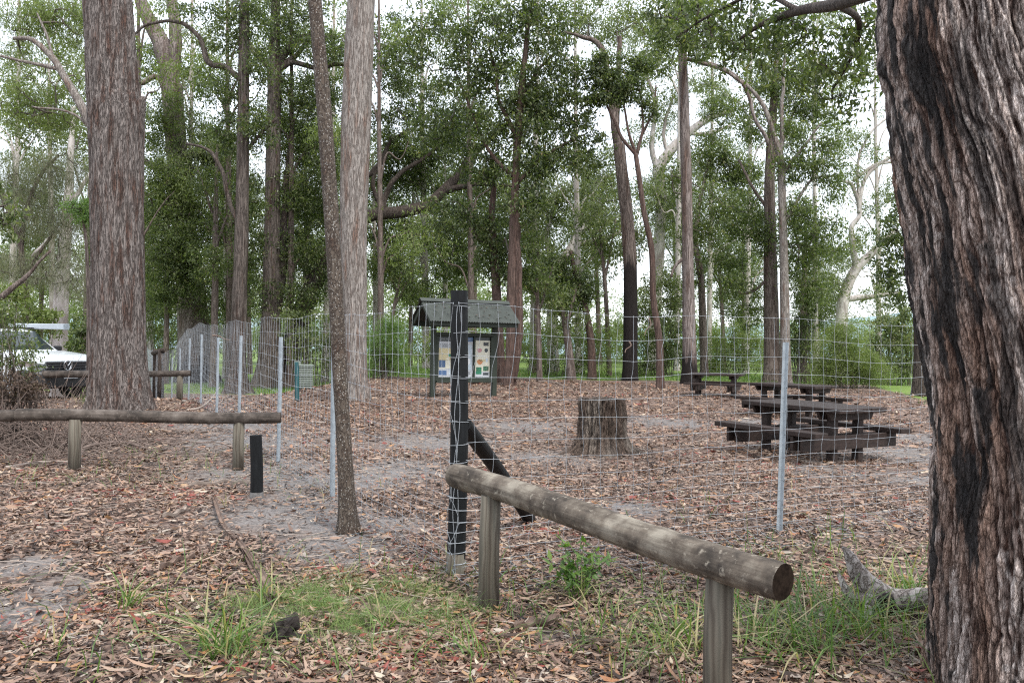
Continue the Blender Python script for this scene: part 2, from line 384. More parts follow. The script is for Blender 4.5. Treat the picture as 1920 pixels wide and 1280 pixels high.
rg = ramp(N, [(.3, (.075, .13, .03)), (.5, (.13, .20, .045)), (.7, (.21, .26, .075))]); nt.links.new(n3.outputs[0], rg.inputs[0])
c = mixc(nt, N, masked(1, .46, .54), c, rg.outputs[0])
nt.links.new(c, b.inputs['Base Color']); b.inputs['Roughness'].default_value = .9; b.inputs['Specular IOR Level'].default_value = .2
bump(nt, N, b, vo.outputs['Distance'], .6, .03); M['floor'] = m

m, nt, b, out, N = nodes('painted_bark')             # bark whose ridge colour comes from the mesh
a1 = N('Attribute', attribute_name='barkcol'); v = coords(nt, N, (95, 95, 11), 1.2)
nz = N('TexNoise', Scale=1.0, Detail=6.0, Roughness=.75); nt.links.new(v, nz.inputs['Vector'])
r = ramp(N, [(.34, (.30, .25, .23)), (.5, (.95, .94, .93)), (.68, (1.5, 1.48, 1.46))]); nt.links.new(nz.outputs[0], r.inputs[0])
nt.links.new(mixc(nt, N, .8, a1.outputs['Color'], r.outputs[0], 'MULTIPLY'), b.inputs['Base Color'])
b.inputs['Roughness'].default_value = .8; b.inputs['Specular IOR Level'].default_value = .35; M['barkcol'] = m
pv = coords(nt, N, (42, 42, 9), 1.6); vo = N('TexVoronoi', Scale=1.0, feature='DISTANCE_TO_EDGE'); nt.links.new(pv, vo.inputs['Vector'])
pv2 = coords(nt, N, (110, 110, 30), 1.5); vo2 = N('TexVoronoi', Scale=1.0, feature='DISTANCE_TO_EDGE'); nt.links.new(pv2, vo2.inputs['Vector'])
rc = ramp(N, [(0, (.30, .24, .21)), (.09, (1.15, 1.14, 1.12)), (.3, (1.6, 1.6, 1.6))]); nt.links.new(vo.outputs[0], rc.inputs[0])
rc2 = ramp(N, [(0, (.55, .52, .5)), (.12, (1.15, 1.15, 1.15))]); nt.links.new(vo2.outputs[0], rc2.inputs[0])
old = b.inputs['Base Color'].links[0].from_socket
cc_ = mixc(nt, N, .8, mixc(nt, N, .75, old, rc2.outputs[0], 'MULTIPLY'), rc.outputs[0], 'MULTIPLY'); nt.links.new(cc_, b.inputs['Base Color'])
mn = N('Math', operation='MINIMUM'); nt.links.new(vo.outputs[0], mn.inputs[0]); mn.inputs[1].default_value = .22
ma = N('Math', operation='MULTIPLY_ADD'); nt.links.new(mn.outputs[0], ma.inputs[0]); ma.inputs[1].default_value = 2.2; nt.links.new(nz.outputs[0], ma.inputs[2])
mb = N('Math', operation='MULTIPLY_ADD'); mn2 = N('Math', operation='MINIMUM'); nt.links.new(vo2.outputs[0], mn2.inputs[0]); mn2.inputs[1].default_value = .2
nt.links.new(mn2.outputs[0], mb.inputs[0]); mb.inputs[1].default_value = 1.4; nt.links.new(ma.outputs[0], mb.inputs[2])
bump(nt, N, b, mb.outputs[0], 1.0, .016)

# ------------------------------------------------------------------ sand and grass masks on the ground
SAND = [(G(px, py), r) for px, py, r in [(480, 880, 1.1), (440, 830, 1.4), (540, 960, 1.0), (560, 900, .9), (620, 1030, .7), (700, 900, .7), (760, 880, 1.0), (720, 980, .45), (820, 830, 1.3),
        (980, 800, 1.5), (1250, 790, 1.4), (1040, 860, .9), (1700, 850, 1.2), (1750, 900, .9), (60, 1060, .4), (110, 1100, .3), (30, 1150, .45), (1180, 950, .5), (600, 985, .5),
        (1560, 885, .7), (940, 930, .5), (1420, 790, .8), (420, 800, 1.2), (1720, 820, 1.0), (1030, 1200, .15), (860, 1220, .12)]]
TURF = [(G(px, py), r) for px, py, r in [(640, 1130, .30), (720, 1140, .36), (570, 1150, .3), (660, 1180, .34), (780, 1125, .26), (600, 1115, .22), (480, 1140, .22), (840, 1160, .2)]]
def sandmask(x, y):
    s = np.zeros_like(x)
    for p, r in SAND: s = np.maximum(s, np.exp(-(((x - p[0])**2 + ((y - p[1]) * .8)**2) / r**2)))
    return s
def grassmask(x, y):
    g = sm(y, 33, 38) * (.75 + .25 * sm(-x, -6, 8))
    g = np.maximum(g, sm(y, 20, 23) * sm(x - .25 * y, 5.5, 7.5))
    return g

# ------------------------------------------------------------------ the ground
def axis(n, lo, hi, pw):
    t = np.linspace(-1, 1, n); s = np.sign(t) * np.abs(t) ** pw
    return np.where(s < 0, -s * lo, s * hi)
xs = axis(361, -420, 420, 2.6); ys = np.concatenate([np.linspace(-25, 0, 20)[:-1], 620 * np.linspace(0, 1, 330) ** 2.3])
X, Y = np.meshgrid(xs, ys); Z = gz(X, Y); nx, ny = len(xs), len(ys)
i = np.arange(ny - 1)[:, None] * nx; j = np.arange(nx - 1)[None, :]
g = Geo(); cc = np.stack([sandmask(X, Y), grassmask(X, Y), 0 * X], -1).reshape(-1, 3)
g.add(np.stack([X, Y, Z], -1), np.stack([i + j, i + j + 1, i + nx + j + 1, i + nx + j], -1).reshape(-1, 4), col=cc)
g.build('ground', M['floor'], smooth=True, props=dict(kind='structure', label='forest floor of brown leaf litter with grey sandy patches'))

# distant hills, the haze in front of them put into their blue-grey colour
g = Geo(); hx = np.linspace(-400, 600, 160); rows = []
for k, (hy, f) in enumerate([(520, 0), (560, .75), (620, 1), (720, .2)]):
    rows.append(np.stack([hx, np.full_like(hx, hy), -8 + f * (21 + 11 * fbm(hx * .006, 0 * hx + k * .1, 0 * hx, 4) + sm(hx, 120, 300) * 14)], -1))
Vh = np.stack(rows); i = np.arange(3)[:, None] * 160; j = np.arange(159)[None, :]
g.add(Vh, np.stack([i + j, i + j + 1, i + 161 + j, i + 160 + j], -1).reshape(-1, 4))
g.build('hills', plain('far_hills', (.22, .30, .33), .95, var=.15, scale=.05), smooth=True, props=dict(kind='structure', label='low wooded hills on the horizon, tinted blue grey for haze'))

# ------------------------------------------------------------------ leaves, crowns, trees
def leaf_quads(geo, p, L, Wd, droop=.5, flat=.6, tint=None, fold=.18, mi=0):
    n = len(p)
    ax = unit(rng.normal(size=(n, 3)) + np.array([0, 0, -droop * 1.3]))
    sd = unit(np.cross(ax, np.array([0, 0, 1.])) * flat + rng.normal(size=(n, 3)) * (1 - flat) + 1e-3)
    sd = unit(sd - ax * np.sum(sd * ax, 1, keepdims=True)); nn = np.cross(ax, sd)
    l = L * rng.uniform(.6, 1.3, n)[:, None]; w = .5 * Wd * rng.uniform(.7, 1.25, n)[:, None]
    V = np.stack([p, p + ax * l * .45 + sd * w + nn * w * fold * 2, p + ax * l, p + ax * l * .45 - sd * w + nn * w * fold * 2], 1)
    geo.add(V.reshape(-1, 3), np.arange(n * 4).reshape(n, 4), None, mi, rng.random(n) if tint is None else tint)

LEAVES = 0
DENS = 1.9
def crown(blobs, d, L=.165, Wd=.066, cov=1.6, per=22, spread=.36, droop=.7, flat=.55, tshift=.25, fill=2.8):
    """blobs: (px, py, rx, ry[, dd[, dens]]) in photo pixels at distance d+dd -> geometry, cluster centres"""
    global LEAVES
    geo = Geo(); CC = []
    for bl in blobs:
        px, py, rx, ry = bl[:4]; dd = bl[4] if len(bl) > 4 else 0; den = bl[5] if len(bl) > 5 else 1
        D = d + dd; s = D / F; c = W(px, py, D)
        lp = L * Wd * .5 * .75 / s**2
        n = int(DENS * cov * den * math.pi * rx * ry / lp); nc = max(3, n // per)
        u = unit(rng.normal(size=(nc, 3))) * (rng.random((nc, 1)) ** (1 / fill))
        ctr = c + u * np.array([rx * s, .8 * .5 * (rx + ry) * s, ry * s])
        ctr = ctr + .25 * s * np.array([rx, rx, ry]) * np.stack([pn(*(ctr.T * 1.1 + o)) for o in (0, 9.2, 17.7)], 1)
        ctr = ctr[ctr[:, 2] > gz(ctr[:, 0], ctr[:, 1]) + .1]; nc = len(ctr)
        if nc == 0: continue
        CC.append(ctr)
        sp = spread * rng.uniform(.55, 1.25, nc); cnt = rng.integers(max(2, per // 2), per * 3 // 2, nc)
        idx = np.repeat(np.arange(nc), cnt)
        p = ctr[idx] + rng.normal(size=(len(idx), 3)) * sp[idx][:, None] * np.array([.62, .62, .42])
        ct = rng.random(nc)
        leaf_quads(geo, p, L, Wd, droop, flat, np.clip(tshift * ct[idx] + (1 - tshift) * rng.random(len(idx)), 0, 1))
        LEAVES += len(idx)
    return geo, (np.concatenate(CC) if CC else np.zeros((0, 3)))

def barkdisp(seed, amp=.07, flare=.6, fl_h=.5, zb=0.0, lobes=5, ridge=0.0, rs=16):
    ph = seed * 1.7
    def f(th, t, Pp):
        z = Pp[..., 2] - zb
        k = 1 + amp * fbm(np.cos(th) * 1.1 + seed, np.sin(th) * 1.1, z * .5, 3)
        e = flare * np.exp(-np.maximum(z, 0) / fl_h)
        k = k + e * (.55 + .45 * np.cos(lobes * th + ph + .6 * np.sin(2 * th + ph)))
        if ridge:
            k = k + ridge * (.6 * sm(np.abs(pn(Pp[..., 0] * rs, Pp[..., 1] * rs, Pp[..., 2] * .9)), 0, .22) + .4 * sm(np.abs(pn(Pp[..., 0] * rs * 2.1 + 4, Pp[..., 1] * rs * 2.1, Pp[..., 2] * 2)), 0, .25) - .6)
        return k
    return f

def fasttwigs(geo, sk, cc, r=1.0, mi=1, far=3.0):
    """join leaf clusters to the limbs as a branching net: each hangs on the nearest limb point or nearer cluster"""
    if not len(cc): return
    sk = sk[::3]
    d0 = np.concatenate([np.linalg.norm(c[:, None] - sk[None], axis=2).min(1) for c in np.array_split(cc, max(1, len(cc) // 300))])
    od = np.argsort(d0); cc = cc[od]; n0 = len(sk); nodes = np.concatenate([sk, cc]); par = np.zeros(len(cc), int)
    for i in range(len(cc)):
        q = nodes[:n0 + i]; dd = np.linalg.norm(q - cc[i], axis=1); dd[:n0] *= .9; par[i] = np.argmin(dd + .25 * np.maximum(0, q[:, 2] - cc[i, 2]))
    wt = np.ones(len(cc))
    for i in range(len(cc) - 1, -1, -1):
        if par[i] >= n0: wt[par[i] - n0] += wt[i]
    A = nodes[par]; ln = np.linalg.norm(cc - A, axis=1); ok = ln < far
    A, B, w_ = A[ok], cc[ok], wt[ok]; ln = ln[ok][:, None]
    PT = np.stack([A, .66 * A + .34 * B + rng.normal(size=A.shape) * .08 * ln + [0, 0, .0], .33 * A + .67 * B + rng.normal(size=A.shape) * .08 * ln, B], 1)
    rr = .0055 * np.minimum(w_, 60) ** .42 * r
    fasttubes(geo, PT, rr[:, None] * np.array([1.1, 1, .85, .7]), 4, mi)

NT = 0
def tree(label, limbs, mat, blobs=(), leaf='leaf_mid', name='tree', cat='tree', base=None, seg=14, disp=None, twigs=.6, group=None, flare=.5, fl_h=.5, cm=None, **kw):
    """limbs: lists of (px, py, width_px[, dd]); the first limb starts at the ground"""
    global NT; NT += 1
    b0 = G(*limbs[0][0][:2]) if base is None else np.asarray(base, float)
    d = b0[1]; root = thing(name, label, cat, b0, group)
    geo = Geo(); skel = []; srad = []
    for li, lm in enumerate(limbs):
        pts = []; wd = []
        for k, q in enumerate(lm):
            dd = q[3] if len(q) > 3 else 0
            w = q[2] / 2 / F * (d + dd)
            pts.append(b0 - np.array([0, 0, .12]) if (li == 0 and k == 0) else W(q[0], q[1], d + dd)); wd.append(w)
        pts = np.array(pts); ln = np.linalg.norm(np.diff(pts, axis=0), axis=1).sum()
        n = int(np.clip(ln / .12, 10, 160)) if li == 0 else int(np.clip(ln / .15, 8, 60))
        path = spline(pts, n); rad = np.interp(np.linspace(0, len(wd) - 1, n), range(len(wd)), wd)
        if li > 0:
            path[1:-1] += min(.5 * np.mean(wd), .035) * np.stack([fbm(path[1:-1, 2] * 1.4 + NT, path[1:-1, 0] * 1.4, 0 * path[1:-1, 0] + o, 2) for o in (.3, 5.1, 9.7)], 1) * 1.6
        fn = (disp or barkdisp(NT * 1.37, .09, flare, fl_h, b0[2])) if li == 0 else barkdisp(NT + li * .77, .1, 0)
        tube(geo, path, rad, seg if li == 0 else max(6, seg // 2), fn)
        skel.append(path[n // 4 if li == 0 else 0:]); srad.append(rad[n // 4 if li == 0 else 0:])
    if blobs:
        cg, cc = crown(blobs, d, **kw)
        cg.build('crown', M[leaf], root)
        if twigs and len(cc):
            fasttwigs(geo, np.concatenate(skel), cc[rng.random(len(cc)) < twigs], mi=1)
    geo.build('trunk', [mat, M['twig']], root, smooth=True)
    return root

# ------------------------------------------------------------------ the trees
def GD(px, d):
    a, _ = ray(px, 640); return ground(a * d, d)

# foreground giant: deep furrowed ridges, grey on the crests, red in the furrows, fire-blackened bands
def giant():
    root = thing('tree', 'huge leaning foreground tree with deeply furrowed grey and fire-blackened bark', 'tree', GD(1965, 3.75))
    d = 3.75; b0 = np.array(root.location)
    ctl = [(1352, 1757, 236), (1280, 1750, 236), (1150, 1748, 236), (1000, 1745, 234), (860, 1747, 232), (740, 1737, 230), (600, 1716, 228), (450, 1696, 226), (330, 1671, 224), (215, 1655, 222), (120, 1637, 222), (0, 1640, 222), (-200, 1630, 220), (-420, 1620, 218)]
    ctl = np.array(ctl, float)
    nr, ns = 1150, 760
    yy = np.linspace(ctl[0, 0], ctl[-1, 0], nr)
    le = 33 + np.interp(-yy, -ctl[:, 0], ctl[:, 1]); rp = np.interp(-yy, -ctl[:, 0], ctl[:, 2])
    ker = np.hanning(41); ker /= ker.sum()
    le = np.convolve(np.pad(le, 20, 'edge'), ker, 'valid')
    cen = np.array([W(l + r, y, d) for l, r, y in zip(le, rp, yy)])
    cen[0, 2] = min(cen[0, 2], b0[2] - .05)
    R = (rp / F * d)[:, None]
    th = np.linspace(0, 2 * np.pi, ns, endpoint=False)[None, :]
    z = cen[:, 2:3]
    tw = th + .06 * (z - 1.0) + (.05 + .07 * sm(np.cos(th), -.9, .2)) * np.clip(z - 1.5, 0, 9) ** 1.5        # the grain winds round the stem
    cx, sx = np.cos(tw) * .56, np.sin(tw) * .56
    wx, wy = .022 * fbm(cx * 4, sx * 4, z * 2.6, 3), .022 * fbm(cx * 4 + 5, sx * 4, z * 2.6 + 3, 3)
    ax_, ay = cx + wx, sx + wy
    n1 = pn(ax_ * 20, ay * 20, z * 1.25); n2 = pn(ax_ * 40 + 3, ay * 40, z * 2.5); n5 = pn(ax_ * 70 + 7, ay * 70, z * 5)
    r1 = sm(np.abs(n1), .0, .34); r2 = sm(np.abs(n2), 0, .32); r5 = sm(np.abs(n5), 0, .3)
    r3 = pn(ax_ * 60, ay * 60, z * 8); r4 = pn(ax_ * 120, ay * 120, z * 24)
    hgt = .40 * r1 + .33 * r2 + .27 * r5
    low = pn(np.cos(th) * 1.3, np.sin(th) * 1.3, z * .9) * .5 + .35 * pn(np.cos(th) * 2.6 + 4, np.sin(th) * 2.6, z * 2.2)
    flare = .12 * np.exp(-np.maximum(z - b0[2], 0) / .16) * (.5 + .5 * np.cos(5 * th + 1.0))
    rad = R * (1 + .05 * low + flare) + 0.044 * (.46 * r1 + .34 * r2 + .20 * r5 - .6) + .030 * pn(ax_ * 6 + 8, ay * 6, z * 1.2) + .006 * r3 + .005 * r4
    V = np.stack([cen[:, 0:1] + rad * np.cos(th), cen[:, 1:2] + rad * np.sin(th), z + 0 * th], -1)
    i = np.arange(nr - 1)[:, None] * ns; j = np.arange(ns)[None, :]; j2 = (j + 1) % ns
    h = np.clip((hgt + .22 * r4 + .20 * r3 - .24) / .60, 0, 1)[..., None]
    grey = np.array([.52, .465, .44]); tan = np.array([.28, .19, .15]); red = np.array([.058, .030, .022])
    big = np.clip(.45 + 1.4 * pn(ax_ * 4.2 + 9, ay * 4.2, z * .6) + .5 * n2, 0, 1)[..., None]
    col = red * (1 - h) + (tan * (1 - big) + grey * big) * h
    fl = sm(pn(ax_ * 48, ay * 48, z * 16 + 5), .28, .42)[..., None] * sm(big, .3, .6); col = col * (1 - .6 * fl) + np.array([.5, .46, .44]) * .6 * fl
    # fire scars: long black tongues on the side towards the paddock
    side = sm(th, 1.5, 2.1) * (1 - sm(th, 3.5, 4.5)) 
    scar = pn(ax_ * 11 + 2, ay * 11, z * 1.5 + 3) + 1.0 * pn(ax_ * 24, ay * 24, z * 2.6) + .25 * r3 + .35 * n5
    scar = sm(scar + .15 * (r2 - .5) + .0 + .14 * sm(z, .7, 1.3) - .25 * sm(-z, -.9, -.2), .14, .42) * side
    col = col * (1 - .93 * scar[..., None]) + np.array([.016, .017, .019]) * .93 * scar[..., None]
    moss = sm(pn(ax_ * 3, ay * 3, z * 2 + 8) + .5 * r3, .3, .6) * sm(-z, -.9, .1) * sm(np.cos(th), -.5, .3)
    col = col * (1 - .55 * moss[..., None]) + np.array([.13, .15, .05]) * .55 * moss[..., None]
    g = Geo(); g.add(V, np.stack([i + j, i + j2, i + ns + j2, i + ns + j], -1).reshape(-1, 4), col=col.reshape(-1, 3))
    g.build('trunk', M['barkcol'], root, smooth=True)
    # one long limb reaching out over the picnic ground, with its leaf sprays
    g = Geo(); sk = []
    for lm in ([(1800, -80, 60, 0), (1700, -40, 40, 1.2), (1570, 8, 24, 3.6), (1500, 20, 17, 5), (1430, 45, 10, 6), (1385, 75, 5, 6.4)],
               [(1570, 8, 16, 3.6), (1610, 40, 11, 4.6), (1600, 100, 7, 5.4), (1560, 170, 4, 6)], [(1500, 20, 11, 5), (1420, -10, 8, 6), (1330, 30, 5, 7), (1270, 70, 3, 7.6)]):
        pts = np.array([W(q[0], q[1], d + q[3]) for q in lm]); p = spline(pts, 26)
        tube(g, p, np.interp(np.linspace(0, len(lm) - 1, 26), range(len(lm)), [q[2] / 2 / F * (d + q[3]) for q in lm]), 8, barkdisp(len(sk) + 50, .1, 0)); sk.append(p)
    cg, cc = crown([(1320, 40, 55, 55, 7.4), (1390, 15, 60, 45, 6.6), (1440, 60, 60, 45, 6.2), (1500, 55, 60, 55, 5.6), (1560, 100, 60, 70, 5.4), (1600, 40, 50, 55, 4.8), (1380, 100, 45, 40, 7), (1610, 140, 30, 60, 6, .8), (1530, 150, 50, 35, 6, .7), (1450, 110, 45, 40, 6.4, .8), (1250, 20, 40, 45, 8, .8),
                    (1595, 205, 22, 30, 6.2, .6), (1618, 60, 20, 60, 5, .8), (1570, 180, 30, 30, 6, .6)], d, L=.085, Wd=.034, cov=.95, per=16, spread=.16, droop=.7, tshift=.3)
    cg.build('crown', M['leaf_dark'], root)
    fasttwigs(g, np.concatenate(sk), cc, .55, 0, 2.0)
    g.build('limb', M['bark_dark'], root, smooth=True)
giant()

tree('thick straight tree with fibrous red-grey bark and a knob halfway up, beside the white car', [[(224, 768, 102), (222, 640, 92), (220, 480, 91), (219, 300, 92), (217, 215, 97), (212, 170, 90), (207, 80, 83), (202, 0, 82), (192, -160, 76), (186, -300, 70)],
     [(240, 250, 50, .0), (254, 214, 34, .0), (266, 192, 18, -.02), (272, 184, 7, -.02)]], M['bark_big'], seg=150,
     disp=barkdisp(2.2, .05, .34, .55, 0, 7, .075, 13))
tree('slender leaning sapling trunk speckled with white lichen, left of the black corner post', [[(655, 1000, 33), (650, 930, 31), (643, 800, 28), (637, 700, 28), (632, 600, 28), (622, 420, 28), (607, 200, 28), (597, 80, 26), (588, -30, 25), (570, -250, 23)]], M['bark_speck'], seg=28, flare=.75, fl_h=.13)
tree('pale pinkish straight trunk just right of the speckled sapling', [[(672, 750, 44), (667, 690, 42), (664, 560, 46), (663, 420, 50), (668, 220, 54), (675, 60, 52), (679, -30, 50), (688, -260, 46)]], M['bark_pale'], seg=60, disp=barkdisp(3.3, .04, .2, .3, 0, 6, .05, 16))

# left woodland
tree('stout dark red tree forking into pale broken limbs, behind the left fence', [[(372, 716, 72), (366, 640, 60), (355, 520, 50), (343, 400, 42), (330, 260, 36), (322, 160, 40)],
     [(325, 180, 36), (305, 90, 34), (275, 30, 26), (255, -40, 20)], [(322, 150, 30), (330, 70, 24), (318, -30, 20)], [(340, 330, 18), (300, 318, 16, -.4), (268, 300, 12, -.6)],
     [(345, 290, 14), (400, 300, 12, -.5), (425, 360, 9, -.8), (440, 420, 8, -1)], [(330, 240, 12), (300, 150, 10), (262, 156, 10, -.5)]], M['bark_foot'],
     [(320, 220, 60, 50, -1), (300, 330, 45, 60, -2), (375, 290, 55, 55, -1), (315, 440, 55, 60, -2), (390, 400, 45, 60, -1), (300, 520, 40, 50, -2.5), (370, 520, 55, 50, -2), (400, 575, 40, 30, -1), (290, 250, 30, 50, 0), (310, 565, 40, 30, -2), (350, 130, 50, 40, 1, .6), (290, 120, 40, 40, 1, .5), (410, 330, 40, 40, 0), (280, 410, 30, 50, -1), (350, 470, 60, 50, -1.5)], 'leaf_mid', flare=.35, fl_h=.7, cov=1.0)
tree('slim grey-brown trunk with one curved arm reaching left high up', [[(446, 737, 36), (446, 690, 30), (449, 560, 27), (454, 400, 24), (456, 250, 22), (457, 120, 20), (458, 0, 18), (460, -120, 16)],
     [(452, 150, 11), (425, 128, 11), (390, 118, 11), (380, 80, 9), (355, 52, 8), (320, 40, 6), (280, 45, 5), (250, 65, 4)], [(449, 420, 9), (432, 380, 9), (420, 330, 8), (400, 290, 7), (380, 275, 5), (350, 270, 4)], [(450, 300, 8), (490, 250, 6), (520, 220, 4)]], M['bark_mid'],
     [(430, 60, 40, 50, 0, .8), (470, 30, 45, 40, 0, .9), (400, 20, 40, 25, 0, .7), (340, 15, 40, 20, 0, .5), (420, 160, 35, 35), (490, 120, 30, 40), (480, 240, 35, 50), (430, 250, 30, 50, 1), (470, 380, 30, 60, 1), (390, 170, 30, 30, 1, .6)], 'leaf_dark', flare=.9, fl_h=.5, seg=28, cov=1.2)
tree('dark twin-stemmed tree that branches into a wide fork near the top left', [[(508, 727, 58), (506, 680, 44), (508, 600, 36), (510, 450, 30), (513, 250, 26), (515, 140, 26), (516, 60, 18), (518, -80, 13)],
     [(515, 150, 17), (530, 105, 15), (555, 78, 13), (590, 68, 11), (630, 70, 9)], [(514, 145, 14), (500, 118, 12), (475, 95, 10), (462, 70, 8)], [(516, 135, 12), (550, 118, 10), (600, 128, 9), (640, 120, 7), (700, 135, 5)], [(516, 132, 10), (560, 100, 9), (585, 55, 7), (600, 10, 5)],
     [(498, 722, 24), (512, 640, 17, .4), (530, 500, 15, .6), (535, 360, 12, .6), (545, 260, 8, .6)]], M['bark_mid'],
     [(560, 40, 45, 45, 0, .9), (600, 90, 50, 40, -1), (540, 170, 45, 45), (600, 190, 50, 50), (560, 270, 50, 50, 1), (620, 300, 45, 60), (550, 360, 45, 50), (600, 400, 45, 55, 1), (480, 460, 35, 50), (550, 470, 50, 50, .5), (610, 500, 45, 50, 1), (490, 560, 40, 45), (560, 560, 45, 40), (530, 70, 40, 40), (500, 10, 50, 30, 0, .8), (590, 8, 45, 25, 0, .7)], 'leaf_dark', flare=.55, fl_h=.7, seg=28, cov=1.1)
tree('dark tree leaning right at a steep angle behind the pale trunk, with one heavy arm', [[(528, 724, 44), (548, 650, 40), (572, 570, 36), (604, 500, 32), (645, 440, 28), (695, 405, 24), (750, 398, 23), (800, 385, 21), (835, 355, 19), (862, 325, 16), (885, 290, 13), (925, 255, 9), (950, 235, 5)],
     [(720, 400, 14), (722, 370, 11), (745, 330, 9), (790, 300, 7), (830, 270, 5)], [(690, 330, 9), (720, 300, 9), (730, 270, 7), (770, 240, 4)], [(830, 360, 13), (870, 350, 11, -.5), (900, 345, 8, -.8), (960, 350, 5, -1)], [(720, 400, 9), (700, 345, 8), (720, 290, 6), (735, 255, 4)]], M['bark_dark'],
     [(740, 130, 50, 55, 0, .8), (790, 185, 55, 45), (730, 230, 45, 45), (770, 290, 60, 45, 1.5), (850, 260, 60, 45), (730, 345, 45, 40, 2.5), (800, 320, 55, 40, 2.5), (900, 340, 60, 40, 3), (740, 440, 45, 34, 1), (820, 445, 60, 30, 1), (900, 430, 50, 40, 2), (730, 500, 40, 40, 2), (860, 500, 50, 38, 1), (960, 410, 40, 50, 1), (790, 550, 45, 28, 2), (870, 210, 50, 40), (730, 60, 40, 45, 0, .7)], 'leaf_dark', seg=22, flare=.5, fl_h=.5, cov=1.2, L=.18, Wd=.07)
tree('tall red-brown double trunk with a broad dark crown, right of the notice board', [[(955, 722, 21), (957, 640, 17), (960, 500, 16), (966, 350, 15), (975, 200, 14), (985, 100, 10), (992, 20, 7)],
     [(960, 712, 20), (972, 640, 16), (972, 520, 14), (968, 400, 14)], [(970, 260, 9), (935, 190, 7), (930, 130, 6), (915, 80, 4)], [(975, 190, 8), (1010, 130, 6), (1040, 100, 4)], [(966, 350, 9), (1010, 300, 7), (1060, 270, 5), (1100, 250, 3)], [(962, 330, 8), (910, 270, 6), (860, 150, 4)]], M['bark_red'],
     [(850, 60, 55, 45, 0, .8), (920, 90, 60, 55), (990, 50, 50, 45), (1040, 110, 50, 45), (870, 140, 55, 45), (960, 160, 65, 50), (1050, 180, 50, 40), (930, 230, 60, 45), (1010, 240, 60, 45), (1080, 235, 45, 32), (1110, 250, 28, 20), (990, 310, 60, 45), (1060, 300, 45, 30), (930, 20, 50, 30, 0, .8), (1000, 5, 50, 25), (1050, 40, 40, 35, 0, .8), (800, 30, 40, 35, 0, .4), (1000, 380, 45, 45, 0, .9), (760, 100, 50, 40, 1, .8), (820, 240, 60, 45, 1), (900, 300, 60, 45, 1, .9), (840, 400, 50, 45, 1.5, .9), (940, 470, 45, 45, 2, .9), (1000, 200, 55, 45, 1), (790, 60, 40, 40, 1, .5), (1100, 300, 40, 35, 1, .6)], 'leaf_dark', flare=.4, cov=1.3, seg=22, L=.18, Wd=.07)
tree('rusty thin trunk between the notice board and the double trunk', [[(940, 716, 21), (934, 620, 18), (928, 500, 16), (922, 410, 13), (930, 320, 8)]], M['bark_red'], [(925, 480, 40, 35, 0, .8), (905, 420, 35, 35), (950, 520, 30, 25, 0, .7)], 'leaf_dark', flare=.3)

# middle distance
tree('tall trunk burnt black at the foot with a stripped white top', [[(1182, 713, 29), (1182, 620, 27), (1181, 500, 25), (1177, 420, 24), (1167, 330, 22), (1160, 270, 22)], [(1163, 300, 19), (1155, 240, 16), (1140, 150, 12), (1125, 85, 10), (1085, 66, 7), (1060, 60, 5)], [(1162, 300, 14), (1157, 225, 11), (1160, 130, 9), (1162, 68, 9)]], M['bark_char'],
     [(1060, 40, 40, 30, 1, .5), (1130, 50, 50, 35, 1, .5), (1090, 10, 50, 22, 1, .6), (1220, 40, 50, 40, 1, .4), (1180, 15, 40, 20, 1, .4), (1250, 90, 30, 40, 1, .4), (1120, 400, 25, 40, 2, .5), (1200, 440, 25, 60, 2, .6)], 'leaf_gum', flare=.25, seg=22)
tree('thin reddish trunk that splits into a fan of fine stems under a dark green tuft', [[(1238, 729, 15), (1236, 640, 13), (1225, 560, 12), (1222, 470, 11), (1208, 400, 10), (1198, 330, 10), (1192, 288, 9)], [(1193, 292, 7), (1165, 258, 6), (1148, 220, 5), (1125, 160, 3)], [(1193, 290, 6), (1178, 245, 5), (1170, 200, 4), (1160, 150, 3)], [(1194, 290, 7), (1205, 240, 5), (1203, 190, 4), (1190, 140, 3)], [(1200, 260, 5), (1225, 210, 4), (1230, 160, 3)]], M['bark_red'],
     [(1105, 130, 35, 18), (1150, 118, 45, 22), (1200, 118, 35, 20), (1098, 182, 32, 16), (1145, 185, 42, 20), (1190, 170, 38, 28), (1215, 205, 22, 22), (1165, 150, 50, 24), (1125, 150, 30, 20)], 'leaf_bright' if False else 'leaf_dark', cov=2.0, spread=.22, flare=.3, L=.155, Wd=.062)
tree('dark straight trunk rising behind the farthest picnic table', [[(1293, 720, 30), (1292, 640, 25), (1290, 500, 22), (1287, 350, 20), (1283, 200, 18), (1280, 100, 16), (1278, -60, 13)], [(1281, 110, 8), (1320, 120, 7), (1370, 140, 6), (1400, 170, 6), (1416, 220, 6), (1440, 270, 7)], [(1288, 480, 7), (1268, 495, 6), (1258, 520, 4)]], M['bark_foot'],
     [(1270, 55, 50, 40, -2, .9), (1240, 110, 30, 35, -2, .8), (1290, 10, 50, 30, -2), (1310, 90, 35, 35, -1, .8), (1310, 440, 45, 50, 3, .7), (1340, 380, 45, 45, 3, .7), (1265, 330, 25, 50, 3, .6)], 'leaf_mid', flare=.3, seg=20)
tree('thin dark trunk close beside the straight trunk at the farthest table', [[(1321, 706, 16), (1318, 620, 14), (1314, 520, 13), (1304, 450, 11), (1312, 380, 8), (1330, 300, 5)]], M['bark_shell'], [(1330, 280, 40, 40, 0, .9), (1365, 330, 40, 40), (1350, 200, 40, 35, 0, .8), (1310, 520, 25, 30, 0, .5), (1395, 330, 35, 40)], 'leaf_mid', flare=.3)
